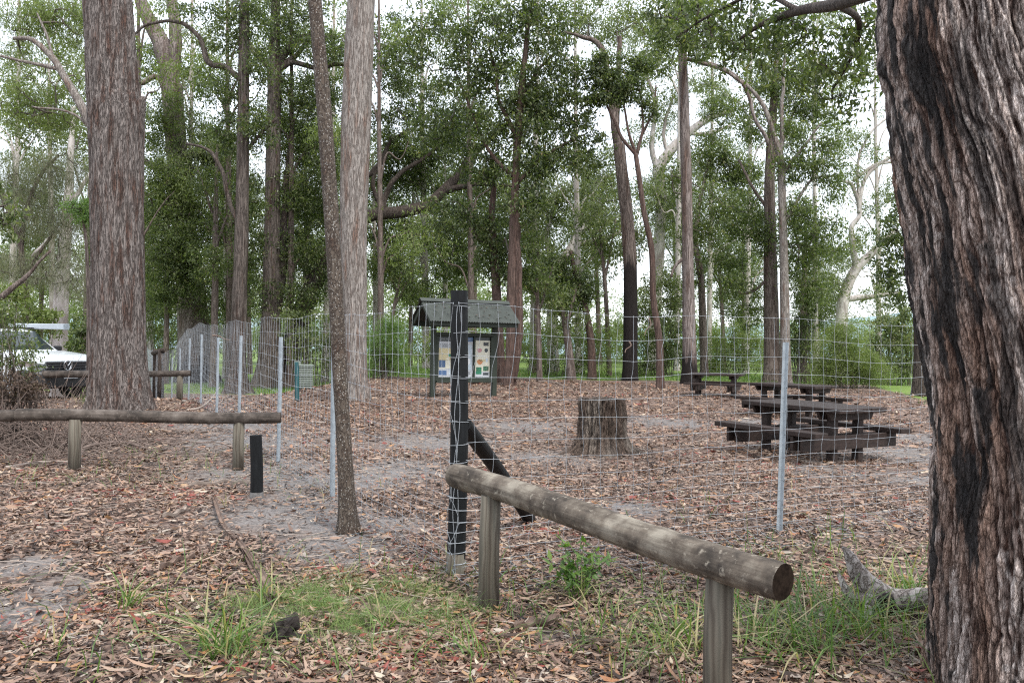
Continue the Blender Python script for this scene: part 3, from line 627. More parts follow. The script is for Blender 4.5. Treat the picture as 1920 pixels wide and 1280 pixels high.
tree('brown thick trunk behind the middle picnic table', [[(1447, 716, 30), (1446, 600, 27), (1444, 450, 23), (1443, 330, 19), (1450, 200, 14), (1462, 80, 9)], [(1444, 320, 9), (1480, 230, 6), (1500, 190, 4)], [(1445, 400, 7), (1410, 350, 6), (1385, 300, 4)], [(1445, 520, 7), (1405, 550, 5), (1380, 545, 3)]], M['bark_shell'],
     [(1440, 150, 50, 38, 0, .9), (1490, 190, 50, 40), (1510, 130, 45, 35, 0, .8), (1540, 210, 35, 35, 0, .7), (1410, 230, 35, 40, 0, .8), (1390, 400, 45, 50, 1, .8), (1430, 440, 35, 40), (1370, 480, 35, 45, 1, .7), (1385, 540, 40, 35, 0, .6), (1400, 590, 35, 25, 1, .6)], 'leaf_mid', flare=.35, seg=20)
tree('pale smooth slender trunk right beside the brown trunk at the middle table', [[(1473, 720, 22), (1472, 640, 19), (1470, 500, 16), (1466, 350, 14), (1464, 300, 13), (1450, 250, 10), (1432, 200, 8), (1405, 165, 7), (1360, 130, 6), (1310, 112, 4)], [(1464, 300, 9), (1466, 200, 7), (1472, 100, 5)], [(1464, 330, 8), (1510, 270, 5), (1540, 230, 3)], [(1470, 420, 6), (1520, 340, 5), (1560, 330, 3)]], M['bark_pale'],
     [(1490, 310, 45, 35, 0, .8), (1540, 300, 40, 40, 0, .8), (1560, 350, 30, 30, 0, .7), (1500, 400, 45, 40, 0, .8), (1550, 450, 40, 45, 1, .8), (1500, 480, 40, 45, 1, .8), (1560, 260, 30, 30, 0, .5), (1520, 540, 40, 35, 1, .7), (1480, 250, 40, 35, 0, .7)], 'leaf_mid', flare=.3, seg=16)
tree('pale gum with crooked white limbs against the bright sky, left of the foreground giant', [[(1576, 680, 24), (1578, 600, 22), (1584, 550, 20), (1605, 505, 18), (1640, 470, 14), (1680, 430, 10)], [(1605, 505, 14), (1598, 430, 10), (1612, 400, 8), (1600, 350, 7), (1578, 340, 5)], [(1584, 560, 13), (1640, 555, 9), (1690, 550, 7)], [(1610, 400, 8), (1625, 330, 7), (1680, 290, 6), (1720, 280, 5)], [(1600, 340, 6), (1640, 310, 6), (1700, 300, 5)], [(1612, 390, 6), (1610, 300, 5), (1640, 240, 4), (1690, 210, 4)]], M['bark_gum'], base=GD(1576, 48),
     blobs=[(1600, 260, 35, 25, 0, .5), (1640, 290, 35, 20, 0, .4), (1590, 330, 35, 30, 0, .5), (1650, 385, 40, 30, 0, .5), (1630, 440, 35, 25, 0, .5), (1670, 350, 30, 25, 0, .4), (1590, 470, 35, 40, 0, .5), (1650, 560, 45, 35, 0, .6), (1560, 540, 40, 40, 0, .6)], leaf='leaf_gum', flare=.2, cov=1.2)
tree('bushy dark sapling crown brushing the left edge of the foreground giant', [[(1722, 742, 24), (1724, 640, 20), (1718, 540, 15), (1700, 470, 9), (1680, 430, 5)]], M['bark_dark'],
     [(1680, 440, 35, 50, 0, .8), (1665, 500, 35, 40, 0, .7), (1690, 380, 25, 40, 0, .6), (1690, 540, 30, 35, 0, .7)], 'leaf_dark', flare=.4, spread=.25)

# white gums further back
tree('white forked gum limbs behind the stump, pale against dark leaves', [[(1040, 700, 22), (1035, 600, 20), (1042, 520, 22), (1070, 470, 20), (1092, 430, 14), (1125, 400, 9)], [(1042, 525, 18), (1010, 480, 12), (985, 430, 9), (975, 390, 6)], [(1075, 460, 13), (1140, 445, 10), (1170, 430, 7)], [(1042, 530, 10), (1025, 450, 8), (1040, 370, 6), (1000, 340, 5)]], M['bark_gum'], base=GD(1040, 44),
     blobs=[(1010, 420, 40, 40, 0, .8), (1060, 380, 50, 45, 0, .8), (1120, 350, 45, 45, 0, .8), (1160, 410, 40, 40, 0, .6), (1090, 300, 40, 30, 0, .7), (1010, 520, 45, 35, 0, .6), (1110, 470, 45, 40, 0, .6), (1060, 560, 45, 30, 0, .7), (1140, 300, 30, 30, 0, .6)], leaf='leaf_gum', flare=.2)
tree('dark-leaved small tree with drooping foliage above the stump', [[(1110, 712, 16), (1108, 640, 14), (1095, 570, 12), (1080, 520, 9), (1070, 470, 6)]], M['bark_red'], [(1060, 520, 42, 26), (1030, 545, 32, 22), (1090, 540, 32, 30), (1045, 495, 32, 22), (1075, 570, 30, 18, 0, .7)], 'leaf_dark', flare=.3, cov=2.1, spread=.24, L=.16, Wd=.06)
tree('big pale gum high behind, with bare arching limbs right of the stripped trunk', [[(1225, 690, 24), (1228, 600, 22), (1235, 480, 20), (1240, 360, 20), (1235, 320, 22), (1255, 285, 19), (1290, 250, 15), (1330, 222, 12), (1380, 205, 8)], [(1238, 330, 14), (1222, 280, 10), (1228, 200, 8), (1210, 130, 6)], [(1290, 250, 9), (1330, 250, 7), (1370, 235, 5)], [(1250, 290, 8), (1245, 240, 6), (1262, 180, 5)]], M['bark_gum'], base=GD(1225, 52),
     blobs=[(1215, 130, 45, 40, 0, .5), (1250, 200, 35, 40, 0, .5), (1340, 190, 45, 40, 0, .4), (1200, 250, 35, 30, 0, .5), (1250, 400, 40, 50, 0, .8), (1215, 350, 40, 45, 0, .7), (1300, 330, 40, 50, 0, .7), (1160, 60, 50, 40, 0, .5), (1390, 260, 40, 40, 0, .4), (1330, 60, 50, 40, 4, .4), (1420, 90, 50, 40, 4, .4)], leaf='leaf_gum', flare=.2, cov=1.3)
for k, (px, py, w, top, lean, lab) in enumerate([(1012, 716, 11, 520, -6, 'thin crooked dark stem first to the right of the double trunk'), (1072, 712, 17, 560, -22, 'dark slanting trunk behind the left shoulder of the stump'), (1143, 706, 10, 430, -18, 'spindly bare trunk standing just left of the burnt-foot tree'),
        (1002, 700, 8, 470, 8, 'hair-thin pale stem in the brush behind the double trunk'), (1358, 690, 9, 500, -10, 'slim grey stem in the bushes behind the farthest table'), (1505, 700, 14, 430, 6, 'ivy-covered stem just right of the middle table'), (725, 700, 9, 510, 28, 'thin bent stem seen between the pale trunk and the notice board')]):
    tree(lab, [[(px, py, w), (px + lean * .2, py - .3 * (py - top), w * .9), (px + lean * .5, py - .65 * (py - top), w * .75), (px + lean, top, w * .5)], [(px + lean * .5, py - .65 * (py - top), w * .5), (px + lean + 30, top - 20, w * .25)], [(px + lean * .7, py - .8 * (py - top), w * .4), (px + lean - 35, top - 30, w * .2)]], M['bark_shell'],
         [(px + lean, top, 36, 34, 0, .7), (px + lean + 28, top + 40, 30, 26, 0, .6), (px + lean - 30, top - 20, 30, 28, 0, .6)], 'leaf_mid' if k != 5 else 'leaf_dark', name='thin_tree', cat='tree', seg=10, flare=.3)

# far left, beyond the car
tree('whitish gum trunk rising behind the bonnet of the white car', [[(112, 690, 30), (113, 600, 27), (120, 480, 22), (128, 390, 17), (132, 300, 12), (138, 200, 8)], [(127, 420, 9), (100, 440, 8), (60, 480, 5)], [(128, 395, 9), (160, 340, 7), (190, 300, 5)]], M['bark_gum'], base=GD(113, 31),
     blobs=[(120, 200, 45, 40, 3, .6), (60, 240, 55, 45, 3, .7), (130, 120, 45, 40, 3, .5), (40, 160, 50, 40, 3, .5), (150, 270, 30, 40, 2, .7)], leaf='leaf_gum', flare=.25, cov=1.3)
tree('leafy gum filling the top left corner, one bare arm curving behind the thick trunk', [[(232, 742, 40), (226, 600, 34), (220, 420, 30), (200, 290, 22), (170, 232, 19), (150, 195, 16), (118, 140, 13), (98, 108, 12), (60, 75, 9), (25, 72, 6)], [(112, 130, 9), (60, 120, 6), (0, 105, 5)], [(100, 110, 6), (85, 60, 5), (70, 25, 3)], [(190, 270, 7), (140, 215, 5), (60, 200, 3)]], M['bark_pale'], base=GD(232, 25),
     blobs=[(50, 30, 60, 32, 1, .9), (120, 25, 50, 35, 1, .9), (30, 100, 40, 30, 1, .45), (110, 80, 45, 25, 2, .5), (130, 160, 45, 30, 1, .6), (70, 180, 50, 28, 1, .6), (20, 200, 35, 45, 1, .6), (150, 60, 30, 40, 1, .8), (110, 220, 50, 30, 1, .8)], leaf='leaf_pale', cov=1.4, droop=1.2, L=.12, Wd=.026)
tree('drooping grey-green she-oak veil in front of the white gum trunk', [[(60, 700, 15), (48, 560, 13), (40, 440, 10), (70, 340, 7), (110, 290, 5)], [(46, 520, 7), (90, 450, 5), (130, 400, 3)], [(42, 460, 6), (20, 400, 5), (0, 340, 3)], [(0, 560, 12, -2), (40, 525, 9, -2), (60, 505, 6, -2), (95, 470, 4, -2)]], M['bark_shell'], base=GD(60, 28),
     blobs=[(110, 320, 55, 45, 0, .9), (60, 400, 60, 50, 0, .8), (130, 420, 40, 50, 0, .8), (40, 500, 55, 45, 0, .8), (120, 500, 45, 40, 0, .7), (25, 330, 40, 45, 0, .6), (150, 540, 30, 30, 0, .7)], leaf='leaf_oak', cov=1.1, L=.26, Wd=.010, droop=2.2, flat=.2)
tree('small fresh green sprout of foliage hugging the left side of the thick trunk', [[(168, 720, 8), (166, 560, 7), (160, 440, 5), (150, 390, 3)]], M['bark_shell'], [(152, 385, 26, 18), (160, 408, 20, 14)], 'leaf_bright', name='sapling', cat='sapling', base=GD(168, 20.5), cov=1.8, spread=.15, L=.07, Wd=.03)
tree('dark sprig of broad leaves hanging in at the left edge', [[(-60, 830, 12), (-60, 640, 10), (-50, 480, 8), (-20, 400, 5), (10, 385, 3)]], M['bark_dark'], [(8, 400, 26, 30, 0, .7), (22, 435, 20, 16, 0, .7), (0, 350, 20, 25, 0, .5)], 'leaf_dark', base=GD(-60, 12), cov=1.2, spread=.12, per=14, L=.10, Wd=.04)

# a loose second rank of tall trees behind the clearing, each its own
bg_kinds = [('tall distant gum with thin pale stem in the hazy wood behind the clearing', 'leaf_gum', 'bark_gum'), ('tall distant tree with brown stem and mid-green crown in the wood behind the clearing', 'leaf_mid', 'bark_shell')]
for k, (px, d, h, w, kind) in enumerate([(30, 46, 380, 12, 0), (75, 54, 330, 9, 1), (160, 44, 420, 14, 1), (285, 50, 300, 13, 0), (312, 42, 360, 11, 1), (402, 40, 420, 15, 1), (425, 48, 380, 13, 0), (470, 55, 320, 10, 1), (575, 46, 440, 11, 1), (640, 52, 360, 9, 0), (705, 48, 400, 10, 0),
        (770, 56, 350, 9, 1), (835, 50, 420, 11, 0), (890, 58, 330, 9, 1), (1005, 60, 360, 10, 0), (1125, 62, 320, 10, 1), (1270, 64, 300, 9, 0), (1395, 62, 260, 8, 1), (245, 58, 260, 9, 1), (540, 60, 300, 9, 0), (1535, 60, 210, 8, 0), (-40, 50, 360, 12, 1), (620, 64, 420, 10, 1)]):
    yb = 640 - (960 - px) * .0192 + 2480 / d; y1 = yb - h; ln = rng.uniform(-18, 18)
    tree(bg_kinds[kind][0], [[(px, yb, w), (px + ln * .3, yb - h * .4, w * .85), (px + ln * .6, yb - h * .75, w * .6), (px + ln, y1, w * .3)], [(px + ln * .4, yb - h * .55, w * .45), (px + ln + 40, y1 + h * .2, w * .2)], [(px + ln * .5, yb - h * .65, w * .4), (px + ln - 38, y1 + h * .1, w * .2)]], M[bg_kinds[kind][2]],
         [(px + ln + rng.normal() * 14, y1 + h * f, rng.uniform(38, 62), rng.uniform(28, 46), rng.normal() * 1.5, rng.uniform(.5, .95)) for f in (0, .16, .34, .52)], bg_kinds[kind][1], name='tree', base=GD(px, d), seg=9, twigs=.3, flare=.3, L=.17, Wd=.06, spread=.42, group='distant trees behind the clearing, ' + ('pale gums' if kind == 0 else 'brown stems'), cov=1.4)

# tall gums standing between the front row and the wood; their loose crowns close the canopy
for k, (px, d, w, kind, den, ylo) in enumerate([(268, 40, 15, 1, .8, 420), (345, 44, 13, 0, .8, 430), (432, 42, 15, 1, .75, 420), (545, 41, 14, 1, .8, 450), (610, 46, 13, 0, .8, 460), (715, 40, 13, 1, .75, 470), (800, 45, 14, 0, .7, 480), (885, 41, 13, 1, .7, 470), (1000, 46, 13, 0, .6, 460), (1085, 42, 13, 0, .5, 500), (1270, 50, 12, 0, .5, 480), (1400, 47, 12, 0, .5, 500), (1530, 52, 11, 0, .38, 440), (1330, 56, 11, 0, .5, 500), (20, 44, 14, 0, .6, 420), (100, 48, 12, 0, .6, 300), (1650, 56, 10, 0, .3, 500)]):
    yb = 640 - (960 - px) * .0192 + 2480 / d; ln = rng.uniform(-14, 14); lm = [[(px, yb, w), (px + ln * .4, 460, w * .85), (px + ln, 240, w * .6), (px + ln * 1.2, -40, w * .3)]]; bl = []
    for q in range(9):
        yy = rng.uniform(-20, ylo); sd = rng.choice([-1, 1]) * rng.uniform(15, 75); lm.append([(px + ln * .7, yy + 85, w * .34), (px + ln * .7 + sd * .25, yy + 45 + rng.normal() * 8, w * .26), (px + ln * .7 + sd * .7, yy + 22 + rng.normal() * 8, w * .17), (px + ln * .7 + sd * 1.1, yy - 12, w * .08)])
        bl += [(px + ln * .7 + sd * 1.1, yy, rng.uniform(30, 52), rng.uniform(24, 40), rng.normal() * 1.2, den * rng.uniform(.6, 1.2))]
    tree('tall slender gum with loose light crown standing between the clearing and the far wood', lm, M['bark_gum' if kind == 0 else 'bark_shell'], bl, 'leaf_gum' if kind == 0 else 'leaf_pale', base=GD(px, d), seg=10, twigs=.4, flare=.3, L=.20, Wd=.062, spread=.5, droop=1.1, per=20, cov=.85, group='slender gums between the clearing and the far wood')

# ------------------------------------------------------------------ shrubs and undergrowth
def shrub(label, px, d, blobs, leaf, stems=6, name='shrub', sw=.012, **kw):
    b = GD(px, d); root = thing(name, label, 'shrub', b)
    cg, cc = crown(blobs, d, **kw); cg.build('foliage', M[leaf], root)
    g = Geo(); c0 = cc[rng.random(len(cc)) < min(1, 60 / max(1, len(cc)))]
    st = b + rng.normal(size=(len(c0), 3)) * np.array([.25, .25, 0]); st[:, 0] += .5 * (c0[:, 0] - b[0]); st[:, 2] = gz(st[:, 0], st[:, 1]) - .03
    fasttubes(g, np.stack([st, .5 * st + .5 * c0 + rng.normal(size=st.shape) * .08 + [0, 0, .1], c0], 1), np.array([sw, sw * .7, sw * .3]), 4)
    g.build('stem', M['twig'], root); return root
shrub('fresh feathery light-green bush between the pale trunk and the notice board', 725, 33, [(725, 640, 36, 38), (705, 680, 28, 24), (745, 675, 26, 22), (730, 610, 24, 18)], 'leaf_bright', L=.16, Wd=.012, cov=1.4, spread=.22, droop=.2)
shrub('yellow-green thicket behind the stump and the double trunk', 1040, 39, [(1010, 640, 40, 34, 0, .8), (1060, 620, 42, 34, 0, .9), (1100, 650, 40, 36, 0, .8), (1140, 630, 30, 42, 0, .8), (1030, 680, 50, 22, 0, .8), (1110, 685, 45, 22, 0, .8)], 'leaf_pale', cov=.75, spread=.24, L=.10, Wd=.034)
shrub('mid-green leafy bush between the burnt-foot tree and the farthest table', 1245, 41, [(1215, 560, 28, 50), (1250, 600, 32, 44), (1220, 640, 30, 40), (1258, 660, 26, 36), (1245, 530, 28, 34, 0, .8), (1215, 690, 30, 20), (1265, 560, 20, 36)], 'leaf_gum', cov=1.1, spread=.3)
shrub('pale bush behind the farthest picnic table', 1365, 43, [(1350, 640, 34, 30, 0, .9), (1390, 625, 30, 34, 0, .8), (1375, 675, 42, 24), (1420, 660, 26, 34, 0, .8), (1340, 690, 30, 18)], 'leaf_pale', cov=1.2, spread=.25, L=.10, Wd=.034)
shrub('tall yellow-green sapling thicket left of the foreground giant', 1585, 33, [(1560, 660, 44, 46), (1610, 680, 42, 36), (1540, 700, 34, 24), (1590, 625, 36, 34, 0, .9), (1640, 700, 44, 26), (1575, 700, 40, 26)], 'leaf_pale', cov=1.3, spread=.22, L=.09, Wd=.026, droop=.3)
shrub('rounded olive bush touching the foreground giant at picnic-table height', 1680, 36, [(1665, 615, 40, 28), (1700, 640, 34, 34), (1650, 660, 36, 32), (1690, 690, 36, 26), (1700, 590, 24, 20)], 'leaf_gum', cov=1.5, spread=.24)
shrub('dark ivy-like bush clinging below the pale slender trunk', 1500, 37, [(1505, 600, 26, 36, 0, .9), (1500, 650, 24, 34, 0, .8), (1515, 560, 22, 30, 0, .7)], 'leaf_dark', cov=1.4, spread=.2)
shrub('dark green bush filling the gap between the white car and the thick trunk', 160, 25, [(158, 610, 26, 28), (165, 660, 20, 30), (150, 640, 22, 26), (168, 700, 14, 20)], 'leaf_mid', cov=1.6, spread=.2)
shrub('dense bush behind the roof of the white car', 60, 27, [(20, 560, 44, 28), (60, 590, 34, 24), (95, 600, 26, 26), (0, 600, 34, 26), (40, 630, 40, 20)], 'leaf_pale', cov=1.5, spread=.22)
shrub('green thicket along the far fence behind the dark leaning tree', 600, 38, [(560, 640, 34, 30, 0, .8), (600, 620, 40, 36, 0, .9), (640, 650, 30, 30, 0, .8), (590, 680, 44, 20, 0, .8), (540, 600, 26, 30, 0, .7)], 'leaf_gum', cov=.9, spread=.26)
shrub('shadowy thicket behind the wooden strainer posts of the fence', 300, 46, [(290, 600, 34, 34, 0, .9), (320, 570, 30, 36, 0, .9), (410, 600, 34, 40, 0, .7), (350, 640, 40, 30, 0, .6), (280, 560, 24, 40, 0, .8)], 'leaf_gum', cov=1.0, spread=.3)
shrub('low scrub behind the notice board, seen under its roof', 870, 40, [(830, 650, 34, 30, 0, .8), (880, 640, 40, 34, 0, .8), (930, 650, 30, 30, 0, .8), (790, 655, 30, 28, 0, .8)], 'leaf_pale', cov=.7, spread=.3)

# the far wood reads as one mass
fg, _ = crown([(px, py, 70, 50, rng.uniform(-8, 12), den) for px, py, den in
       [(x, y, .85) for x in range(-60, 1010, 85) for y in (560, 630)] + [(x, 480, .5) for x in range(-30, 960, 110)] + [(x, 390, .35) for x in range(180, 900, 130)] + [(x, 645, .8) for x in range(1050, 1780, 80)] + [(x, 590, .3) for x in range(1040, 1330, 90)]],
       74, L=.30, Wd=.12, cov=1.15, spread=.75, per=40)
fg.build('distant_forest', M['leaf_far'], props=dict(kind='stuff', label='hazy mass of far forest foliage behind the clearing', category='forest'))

# ------------------------------------------------------------------ wire fence
HG = np.array([1.83, 1.65, 1.49, 1.35, 1.18, 1.046, .893, .776, .652, .54, .452, .368, .299, .231, .164, .091, .022])
def netting(name, pts, label, parent, heights=HG, step=.15, r=.0014, sag=.008, seed=0, far=False, rfar=.0):
    rg = np.random.default_rng(40 + seed)
    pts = np.asarray(pts, float); sl = np.r_[0, np.cumsum(np.linalg.norm(np.diff(pts, axis=0), axis=1))]
    s = np.arange(0, sl[-1], step); x = np.interp(s, sl, pts[:, 0]); y = np.interp(s, sl, pts[:, 1])
    zb = gz(x, y); d0 = np.gradient(np.stack([x, y], 1), axis=0); nrm = unit(np.stack([-d0[:, 1], d0[:, 0], 0 * x], 1))
    n, k = len(s), len(heights); hm = heights[0]
    top = 1 + .012 * np.sin(s * 2.1 + seed)
    P_ = np.zeros((n, k, 3)); tang = unit(np.stack([d0[:, 0], d0[:, 1], 0 * x], 1))
    for a, h in enumerate(heights):
        jz = rg.normal(size=n) * .003 + .010 * np.sin(s * 1.3 + a * .9 + seed); jz[0] *= .2
        jn = rg.normal(size=n) * .004 + sag * np.sin(s * 1.05 + a * .35)
        jt = rg.normal(size=n) * .004 + .012 * np.sin(s * .8 + a * .5 + seed) + (.035 * math.sin(a * 1.3) * np.exp(-s / .5) if not far else 0)
        P_[:, a] = np.stack([x, y, zb + h * top + jz * (h > .1)], 1) + nrm * jn[:, None] + tang * jt[:, None]
    g = Geo(); rr = r + rfar * np.maximum(0, np.hypot(x, y) - 8)
    fasttubes(g, np.transpose(P_, (1, 0, 2)), np.broadcast_to(rr, (k, n)), 4)
    # uprights kink between the line wires
    mid = .5 * (P_[:, 1:] + P_[:, :-1]) + tang[:, None, :] * rg.normal(size=(n, k - 1, 1)) * .006
    PV = np.empty((n, 2 * k - 1, 3)); PV[:, ::2] = P_; PV[:, 1::2] = mid
    fasttubes(g, PV, np.broadcast_to((rr * .9)[:, None], (n, 2 * k - 1)), 4)
    near = np.hypot(x, y) < 12                     # wrapped knots where the wires cross
    K = P_[near].reshape(-1, 3)
    if len(K) and not far:
        o = np.array([0, 0, .007]); fasttubes(g, np.stack([K - o, K, K + o], 1), np.array([.0022, .0038, .0022]) * r / .0015, 4)
    ob = g.build(name, M['wire'], parent)
    if label: ob['label'] = label
    return P_

CORN = G(854, 1078)
fence = thing('wire_fence', 'tall wire mesh fence on steel pickets turning at a thick black corner post', 'fence', CORN)
LPTS = [(CORN[0] - .05, CORN[1] - .07)] + [tuple(G(px, py)[:2]) for px, py in [(618, 935), (517, 867)]]
for px, d in [(447, 13.3), (406, 16.0), (376, 18.8), (353, 21.5), (336, 24.3), (322, 27.0), (303, 29.2), (293, 32), (286, 35), (280, 38), (274, 42), (266, 47)]:
    a, _ = ray(px, 635); LPTS.append((a * d, d))
RDIR = np.array([G(1462, 1000)[0] - CORN[0], G(1462, 1000)[1] - CORN[1]]); RLEN = np.linalg.norm(RDIR); RDIR /= RLEN
RPTS = [(CORN[0] - .02, CORN[1] - .085)] + [tuple(CORN[:2] + RDIR * s) for s in (RLEN, 2 * RLEN, 3 * RLEN)]
PL = netting('wire_netting', LPTS, 'wire mesh running away to the left', fence, seed=1, rfar=.00006)
PR = netting('wire_netting', RPTS, 'wire mesh running off to the right', fence, seed=2)
# loose apron of mesh lying on the leaves outside the fence
g = Geo()
for pts, sd in ((LPTS[:5], 1), (RPTS[:4], -1)):
    pts = np.array(pts); sl = np.r_[0, np.cumsum(np.linalg.norm(np.diff(pts, axis=0), axis=1))]; s = np.arange(0, min(sl[-1], 9), .15)
    x = np.interp(s, sl, pts[:, 0]); y = np.interp(s, sl, pts[:, 1]); t = unit(np.gradient(np.stack([x, y], 1), axis=0)); nn = np.stack([-t[:, 1], t[:, 0]], 1) * sd
    if sd == -1: nn = np.stack([t[:, 1], -t[:, 0]], 1)
    o = np.linspace(0, .45, 5); XX = x[:, None] + nn[:, 0:1] * o; YY = y[:, None] + nn[:, 1:2] * o
    Pg = np.stack([XX, YY, gz(XX, YY) + .022 + .03 * pn(XX * 3, YY * 3, 0 * XX) + .05 * np.exp(-o / .08)], -1)
    fasttubes(g, Pg, .0011, 3); fasttubes(g, np.transpose(Pg, (1, 0, 2)), .0011, 3)
g.build('netting_apron', M['galv'], fence, props=dict(label='mesh skirt lying flat on the leaves'))
g = Geo(); tube(g, spline([CORN - [0, 0, .1], CORN + [.008, 0, .9], W(861, 545, CORN[1])], 24), np.linspace(.064, .059, 24), 24, barkdisp(5, .02, 0), capmi=0)
z0 = CORN[2]
cp = g.build('corner_post', M['plastic'], fence, smooth=False, props=dict(label='thick round black corner post'))
g = Geo(); tube(g, [CORN - [0, 0, .05], CORN + [0, 0, .03], CORN + [.001, 0, .155]], [.0665, .0665, .0655], 24, barkdisp(8, .03, 0)); g.build('post_sleeve', M['post'], cp, smooth=True)
tw = []                                            # wire ends twisted round the post
for h in HG[:-1]:
    th = np.linspace(0, 2 * np.pi, 15); tw.append(np.stack([CORN[0] + .004 + .0665 * np.cos(th), CORN[1] + .0665 * np.sin(th), z0 + h + .006 * np.sin(th + h * 9)], 1))
g = Geo(); fasttubes(g, np.array(tw), .0018, 4); vz = np.linspace(.02, 1.83, 33)
for o, k in ((-.012, .010), (.006, -.008)):
    fasttubes(g, np.stack([CORN[0] + o + k * np.sin(vz * 10), CORN[1] - .072 + 0 * vz, z0 + vz], 1)[None], .0018, 4)
g.build('wire_tie', M['wire'], cp)
bf = G(1000, 972); bt = CORN + np.array([.035, .02, 1.03])
g = Geo(); tube(g, spline([bt, .5 * (bt + bf), bf - [0, 0, .06]], 20), .056, 20, barkdisp(9, .02, 0), capmi=0); g.build('brace', M['plastic'], fence, smooth=False, props=dict(label='slanting black brace leaning on the corner post'))
def picket(x, y, h=1.62, lean=0.0, rot=.4, s=1):
    g = Geo(); z = float(gz(x, y)); R_ = rotz(rot)
    for a in (0, 2.1, -2.1):                       # three fins
        w = .03 if a == 0 else .026
        bar(g, np.array([x, y, z + h / 2 - .1]) + R_ @ np.array([math.cos(a) * w / 2, math.sin(a) * w / 2, 0]), (w, .0045 * s, h + .2), R_ @ rotz(a), 0)
    for k in range(7): bar(g, np.array([x, y, z + .25 + k * .2]) + R_ @ np.array([.024, 0, 0]), (.006, .0056 * s, .008), R_, 0, 1)
    V = np.concatenate(g.V); V[:, 0] += (V[:, 2] - z) * lean; g.V = [V]
    return g.build('steel_picket', [M['galv'], M['carblack']], fence)
for k, (x, y) in enumerate(LPTS[1:9]): picket(x + .02, y + .02, 1.6, [-.012, .004, .006, .0, -.008, .006, 0, 0][k], .5)
for k, (x, y) in enumerate(LPTS[11:]): picket(x, y, 1.5)
for s in (RLEN, 2 * RLEN): picket(CORN[0] + RDIR[0] * s, CORN[1] + RDIR[1] * s + .015, 1.64, .015, -.9)
SP = []
for x, y in LPTS[9:11]:
    b_ = ground(x, y); g = Geo(); tube(g, [b_ - [0, 0, .1], b_ + [0, 0, 1.95]], .11, 12, barkdisp(x, .04, 0)); g.build('strainer_post', M['bark_dark'], fence, smooth=True); SP.append(b_)
g = Geo(); tube(g, spline([SP[0] + [.1, -.1, 1.95], SP[1] + [-.2, .2, 1.78]], 10), .085, 10, barkdisp(6, .05, 0)); g.build('strainer_rail', M['bark_dark'], fence, smooth=True)

# the far side of the enclosure
BP = [(-9.5, 43.), (-2, 43.5), (6, 43), (14, 40), (22, 37), (27, 30)]
f2 = thing('wire_fence', 'far boundary fence of thin wire on the grass behind the notice board', 'fence', ground(*BP[0]))
netting('wire_netting', BP, None, f2, HG[:14:2] * .8, .3, .0032, far=True, seed=5)
bp = np.array(BP); sl = np.r_[0, np.cumsum(np.linalg.norm(np.diff(bp, axis=0), axis=1))]
for s in np.arange(1, sl[-1], 3.6):
    x, y = np.interp(s, sl, bp[:, 0]), np.interp(s, sl, bp[:, 1]); g = Geo(); bar(g, ground(x, y) + [0, 0, .65], (.045, .045, 1.5), None, .006); g.build('steel_picket', M['galv'], f2)

# dry scraps caught in the mesh
for k, (px, py, ln, lab) in enumerate([(1213, 612, .14, 'pale curl of bark caught in the mesh above the burnt-foot tree'), (1176, 650, .09, 'small tan leaf strip hooked on the mesh in front of the burnt trunk'), (415, 632, .3, 'twisted dry twig hung along the top of the left mesh')]):
    if k < 2:
        a, b_ = ray(px, py); t = (CORN[0] * RDIR[1] - CORN[1] * RDIR[0]) / (a * RDIR[1] - RDIR[0]); c = np.array([a * t, t - .02, H + b_ * t])
        Pp = c + np.array([[.01, 0, ln / 2], [.025, -.01, .1 * ln], [-.01, 0, -.2 * ln], [-.02, -.01, -ln / 2]])
    else:
        c = W(px, py, 15.2); Pp = c + np.array([[-.16, 0, .03], [-.04, .0, .02], [.05, 0, -.03], [.16, 0, -.05]])
    g = Geo(); fasttubes(g, spline(Pp, 10)[None], np.linspace(.006, .002, 10) * (1 if k < 2 else 2.2), 4)
    g.build('bark_scrap' if k < 2 else 'dead_twig', M['stripbark'], origin=c, props=P(lab, 'bark' if k < 2 else 'twig'))

